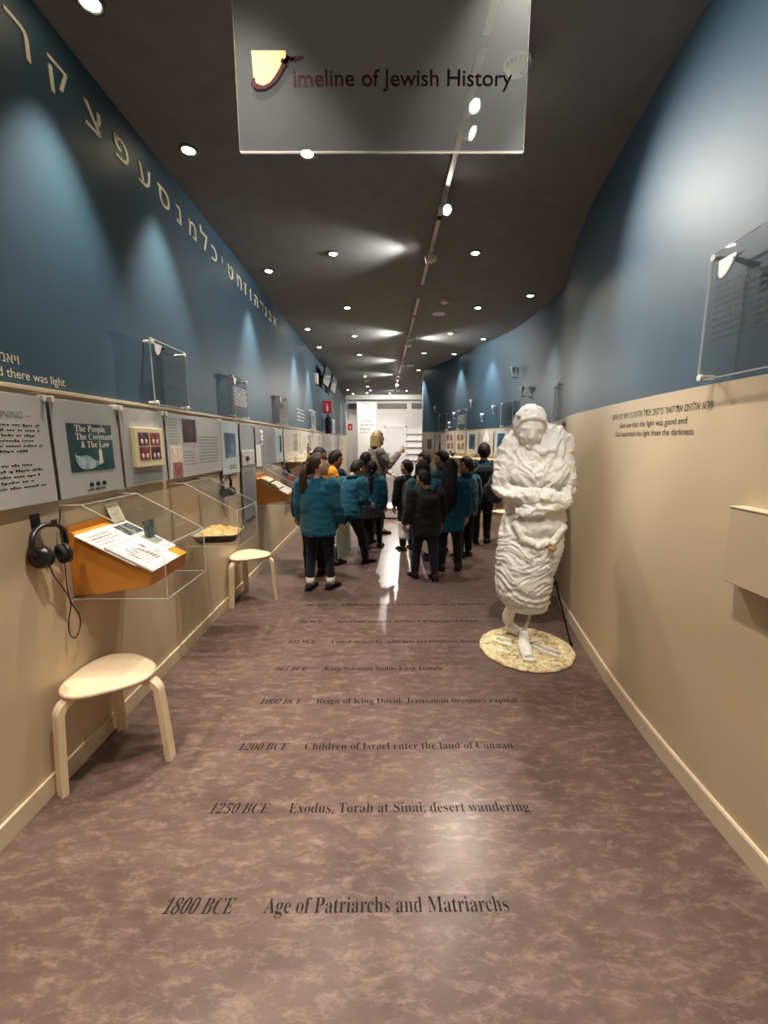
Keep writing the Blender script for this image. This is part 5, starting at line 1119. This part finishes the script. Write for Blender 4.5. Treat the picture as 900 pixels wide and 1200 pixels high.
# shawl folds over the shoulders
m.tube([W(0.005, 1.585, 0.03), W(0.075, 1.55, -0.02), W(0.13, 1.50, -0.03), W(0.155, 1.42, -0.05)], [0.035, 0.042, 0.045, 0.03], 12)
m.tube([W(-0.185, 1.55, 0.02), W(-0.235, 1.49, -0.02), W(-0.265, 1.41, -0.03)], [0.03, 0.04, 0.03], 12)
m.tube([W(-0.16, 1.50, -0.075), W(-0.05, 1.43, -0.13), W(0.03, 1.45, -0.11), W(0.075, 1.53, -0.06)], [0.022, 0.026, 0.026, 0.02], 10)
m.tube([W(-0.09, 1.56, 0.03), W(-0.095, 1.52, 0.0)], [0.06, 0.07], 14)
# standing leg and foot under the hem
m.tube([W(-0.095, 0.45, 0.08), W(-0.10, 0.385, 0.10), W(-0.105, 0.31, 0.14), W(-0.118, 0.235, 0.17), W(-0.112, 0.175, 0.19)], [0.05, 0.038, 0.040, 0.046, 0.04], 14)
m.tube([Vector((-0.075, 0.22, 0.085)), Vector((-0.03, 0.18, 0.065)), Vector((0.035, 0.11, 0.048))], [0.042, 0.040, 0.026], 12)
# head: bowed, face towards the corridor
HC = W(-0.117, 1.578, -0.075); HM_ = Matrix.Translation(HC) @ Euler((R(-24), R(6), R(180 - 10)), 'ZXY').to_matrix().to_4x4()
fd = (Vector((-0.14, -1, -0.34))).normalized(); up_ = (Vector((0.06, 0, 1)) - fd * fd.dot(Vector((0.06, 0, 1)))).normalized(); rt_ = fd.cross(up_)
HQ = Matrix(((rt_.x, fd.x, up_.x, 0), (rt_.y, fd.y, up_.y, 0), (rt_.z, fd.z, up_.z, 0), (0, 0, 0, 1)))
hpt = lambda x, y, z: HC + HQ @ Vector((x, y, z))
def hfn(v):
    q = v.copy()
    if q.z < 0: q.x *= 1 - 0.26 * q.z * q.z; q.y += 0.10 * abs(q.z)
    return q
m.ell(HC, (0.088, 0.105, 0.125), 28, 20, 0, HQ, hfn)
m.ell(hpt(0, 0.108, -0.030), (0.017, 0.020, 0.016), 12, 8, 0, HQ); m.tube([hpt(0, 0.098, 0.020), hpt(0, 0.108, -0.005), hpt(0, 0.120, -0.030)], [0.010, 0.011, 0.012], 10)
for s in (-1, 1):
    m.ell(hpt(s * 0.013, 0.108, -0.034), (0.009, 0.010, 0.008), 8, 6, 0, HQ)
    m.tube([hpt(s * 0.012, 0.096, 0.021), hpt(s * 0.036, 0.092, 0.027), hpt(s * 0.062, 0.074, 0.018)], [0.007, 0.009, 0.006], 8)
    m.ell(hpt(s * 0.035, 0.084, 0.001), (0.016, 0.009, 0.006), 12, 8, 0, HQ); m.ell(hpt(s * 0.046, 0.072, -0.034), (0.026, 0.022, 0.024), 12, 8, 0, HQ)
m.tube([hpt(-0.028, 0.094, -0.062), hpt(-0.010, 0.099, -0.058), hpt(0.010, 0.099, -0.058), hpt(0.028, 0.094, -0.062)], [0.003, 0.006, 0.006, 0.003], 8)
m.tube([hpt(-0.020, 0.088, -0.072), hpt(0, 0.096, -0.074), hpt(0.020, 0.088, -0.072)], [0.004, 0.007, 0.004], 8)
m.ell(hpt(0, 0.084, -0.098), (0.024, 0.016, 0.016), 12, 8, 0, HQ)
# headscarf: a wrapped cap with a rolled edge and a tail behind
m.ell(hpt(0.0, -0.012, 0.030), (0.112, 0.122, 0.122), 28, 20, 0, HQ, lambda v: v * (0.72 if (v.y > 0.10 and v.z < 0.42) or v.z < -0.45 else 0.97))
m.tube([hpt(-0.092, -0.020, -0.055), hpt(-0.094, 0.020, 0.02), hpt(-0.066, 0.066, 0.078), hpt(0, 0.084, 0.096), hpt(0.066, 0.066, 0.074), hpt(0.094, 0.020, 0.005), hpt(0.090, -0.020, -0.075)], [0.010, 0.013, 0.013, 0.013, 0.013, 0.013, 0.010], 10)
m.tube([hpt(-0.086, -0.02, 0.09), hpt(-0.03, 0.03, 0.132), hpt(0.05, 0.03, 0.126), hpt(0.094, -0.02, 0.075)], [0.008, 0.012, 0.012, 0.008], 10)
fig = remesh(m, 0.0058, 2, 'figure', PLASTER)
def folds(c, n_):
    f_ = (c - HC).length
    fm = max(0.0, min(1.0, (f_ - 0.13) / 0.06)); z = c.z
    w_ = Vector((noise.noise(c * 4.0), noise.noise(c * 4.0 + Vector((9, 3, 1))), noise.noise(c * 4.0 + Vector((2, 7, 5)))))
    tors = max(0, min(1, (z - 0.82) / 0.12)); foot_ = max(0, min(1, (z - 0.28) / 0.08))
    q = c + w_ * 0.10
    def rid(x, y, zz): return 1 - 2 * abs(noise.noise(Vector((x, y, zz)))) * 1.6
    sgn = 1 if q.x > -0.07 else -1
    al = q.z * 0.80 + sgn * q.x * 0.60; ac = q.x * 0.80 - sgn * q.z * 0.60
    a = rid(al * 5, ac * 15, q.y * 9) * 0.0125 + rid(al * 11 + 5, ac * 27, q.y * 17) * 0.0065 + noise.noise(q * 9) * 0.008
    b_ = rid(q.x * 4 + 4, q.y * 4, q.z * 20 + q.x * 9) * 0.0065 + rid(q.x * 9 + 4, q.y * 9, q.z * 38 - q.x * 14) * 0.0050 + noise.noise(q * 6) * 0.008
    fine = noise.noise(Vector((q.x * 40, q.y * 40, q.z * 48))) * 0.0022 + noise.noise(c * 85) * 0.0012
    d = (a * tors + b_ * (1 - tors)) * foot_ * fm + fine * (0.25 + 0.75 * fm) * (0.4 + 0.6 * foot_)
    return n_ * d
displace(fig, folds)
link('draped_figure', fig, t)
m = MB(); m.ell(W(0.018, 0.833, -0.215), (0.026, 0.014, 0.019), 14, 10); m.ell(W(0.150, 1.165, -0.118), (0.018, 0.012, 0.016), 12, 8); m.build('brown_patch', BRONZE, t)['label'] = 'brown tarnished patches'
m = MB(); m.tube([W(0.005, 0.885, -0.195), W(0.022, 0.865, -0.205), W(0.045, 0.88, -0.195)], [0.016, 0.018, 0.014], 10); m.tube([W(-0.15, 0.80, -0.195), W(-0.12, 0.77, -0.205), W(-0.09, 0.745, -0.20)], [0.006, 0.009, 0.004], 8); m.build('knotted_ties', PLASTER, t)
m = MB(); n = 48; rr = []
for z, r in ((0.0, 0.325), (0.006, 0.331), (0.016, 0.329), (0.022, 0.318)):
    rr.append([Vector((r * math.cos(2 * math.pi * i / n) * (1 + 0.012 * math.sin(i * 1.7)), r * math.sin(2 * math.pi * i / n) * (1 + 0.012 * math.cos(i * 2.3)), z)) for i in range(n)])
for k in range(1, 9):
    r = 0.318 * (1 - k / 8.5); rr.append([Vector((r * math.cos(2 * math.pi * i / n), r * math.sin(2 * math.pi * i / n), 0.024 + 0.012 * noise.noise(Vector((r * 14 * math.cos(2 * math.pi * i / n), r * 14 * math.sin(2 * math.pi * i / n), 3))))) for i in range(n)])
m.loft(rr); m.build('sandy_base', SANDM, t)
m = MB(); m.tube([Vector((-0.035, -0.04, 0.165)), Vector((-0.038, -0.055, 0.10)), Vector((-0.045, -0.08, 0.066)), Vector((-0.052, -0.15, 0.052)), Vector((-0.056, -0.215, 0.042))], [0.030, 0.037, 0.046, 0.044, 0.034], 16)
for k in range(5): m.tube([Vector((-0.088 + k * 0.016, -0.205 - 0.006 * math.sin(k), 0.040)), Vector((-0.090 + k * 0.016, -0.238 + abs(k - 3) * 0.004, 0.036))], [0.011, 0.009 if k < 4 else 0.012], 8)
fo = remesh(m, 0.006, 2, 'loose_foot', PLASTER); displace(fo, lambda c, n_: n_ * 0.003 * noise.noise(c * 45)); link('plaster_foot', fo, t)
m = MB(); m.cyl((-0.034, -0.045, 0.155), W(-0.02, 0.40, -0.06), 0.010, n=12); m.cyl((-0.034, -0.045, 0.155), (-0.0335, -0.043, 0.175), 0.016, n=12); m.build('support_rod', EDGE, t)
m = MB(); q_ = random.Random(5)
for k in range(90):
    a = q_.uniform(0, 6.28); r = 0.29 * math.sqrt(q_.random()); c = Vector((r * math.cos(a), r * math.sin(a), 0.026)); s = q_.uniform(0.004, 0.016)
    M = Matrix.Translation(c) @ Euler((q_.uniform(-.5, .5), q_.uniform(-.5, .5), q_.uniform(0, 6.28))).to_matrix().to_4x4()
    m.box((-s * 1.8, -s, -s * 0.5), (s * 1.8, s, s * 0.6), 0, s * 0.25, M)
o = m.build('plaster_rubble', SANDM, t); o['kind'] = 'stuff'
for k, (x, y, l_, a) in enumerate(((0.10, -0.10, 0.20, -52), (0.14, -0.06, 0.16, -46), (-0.16, 0.02, 0.13, -35), (-0.13, 0.09, 0.11, -30), (0.07, 0.05, 0.12, 20), (-0.20, -0.10, 0.10, -20))):
    M = Matrix.Translation((x, y, 0.034)) @ Matrix.Rotation(R(a), 4, 'Z'); m = MB(); m.box((-l_ / 2, -0.011, -0.008), (l_ / 2, 0.011, 0.009), 0, 0.003, M); m.build('plaster_strip', PLASTER, t)
t = thing('pole', 'thin black pole leaning beside the statue base against the right wall skirting', 'pole', (1.395, 2.875, 0))
m = MB(); m.tube([(0, 0, 0.004), (-0.065, 0.18, 0.42), (-0.10, 0.27, 0.66)], 0.007, 10); m.build('shaft', BLACKM, t)
m = MB(); m.ell((-0.065, 0.178, 0.42), (0.018, 0.018, 0.028), 12, 8); m.build('clamp_knob', BLACKP, t)
m = MB(); m.lathe([(0.001, 0), (0.012, 0), (0.013, 0.02), (0.008, 0.03), (0.001, 0.03)], 12); m.build('rubber_foot', BLACKM, t)
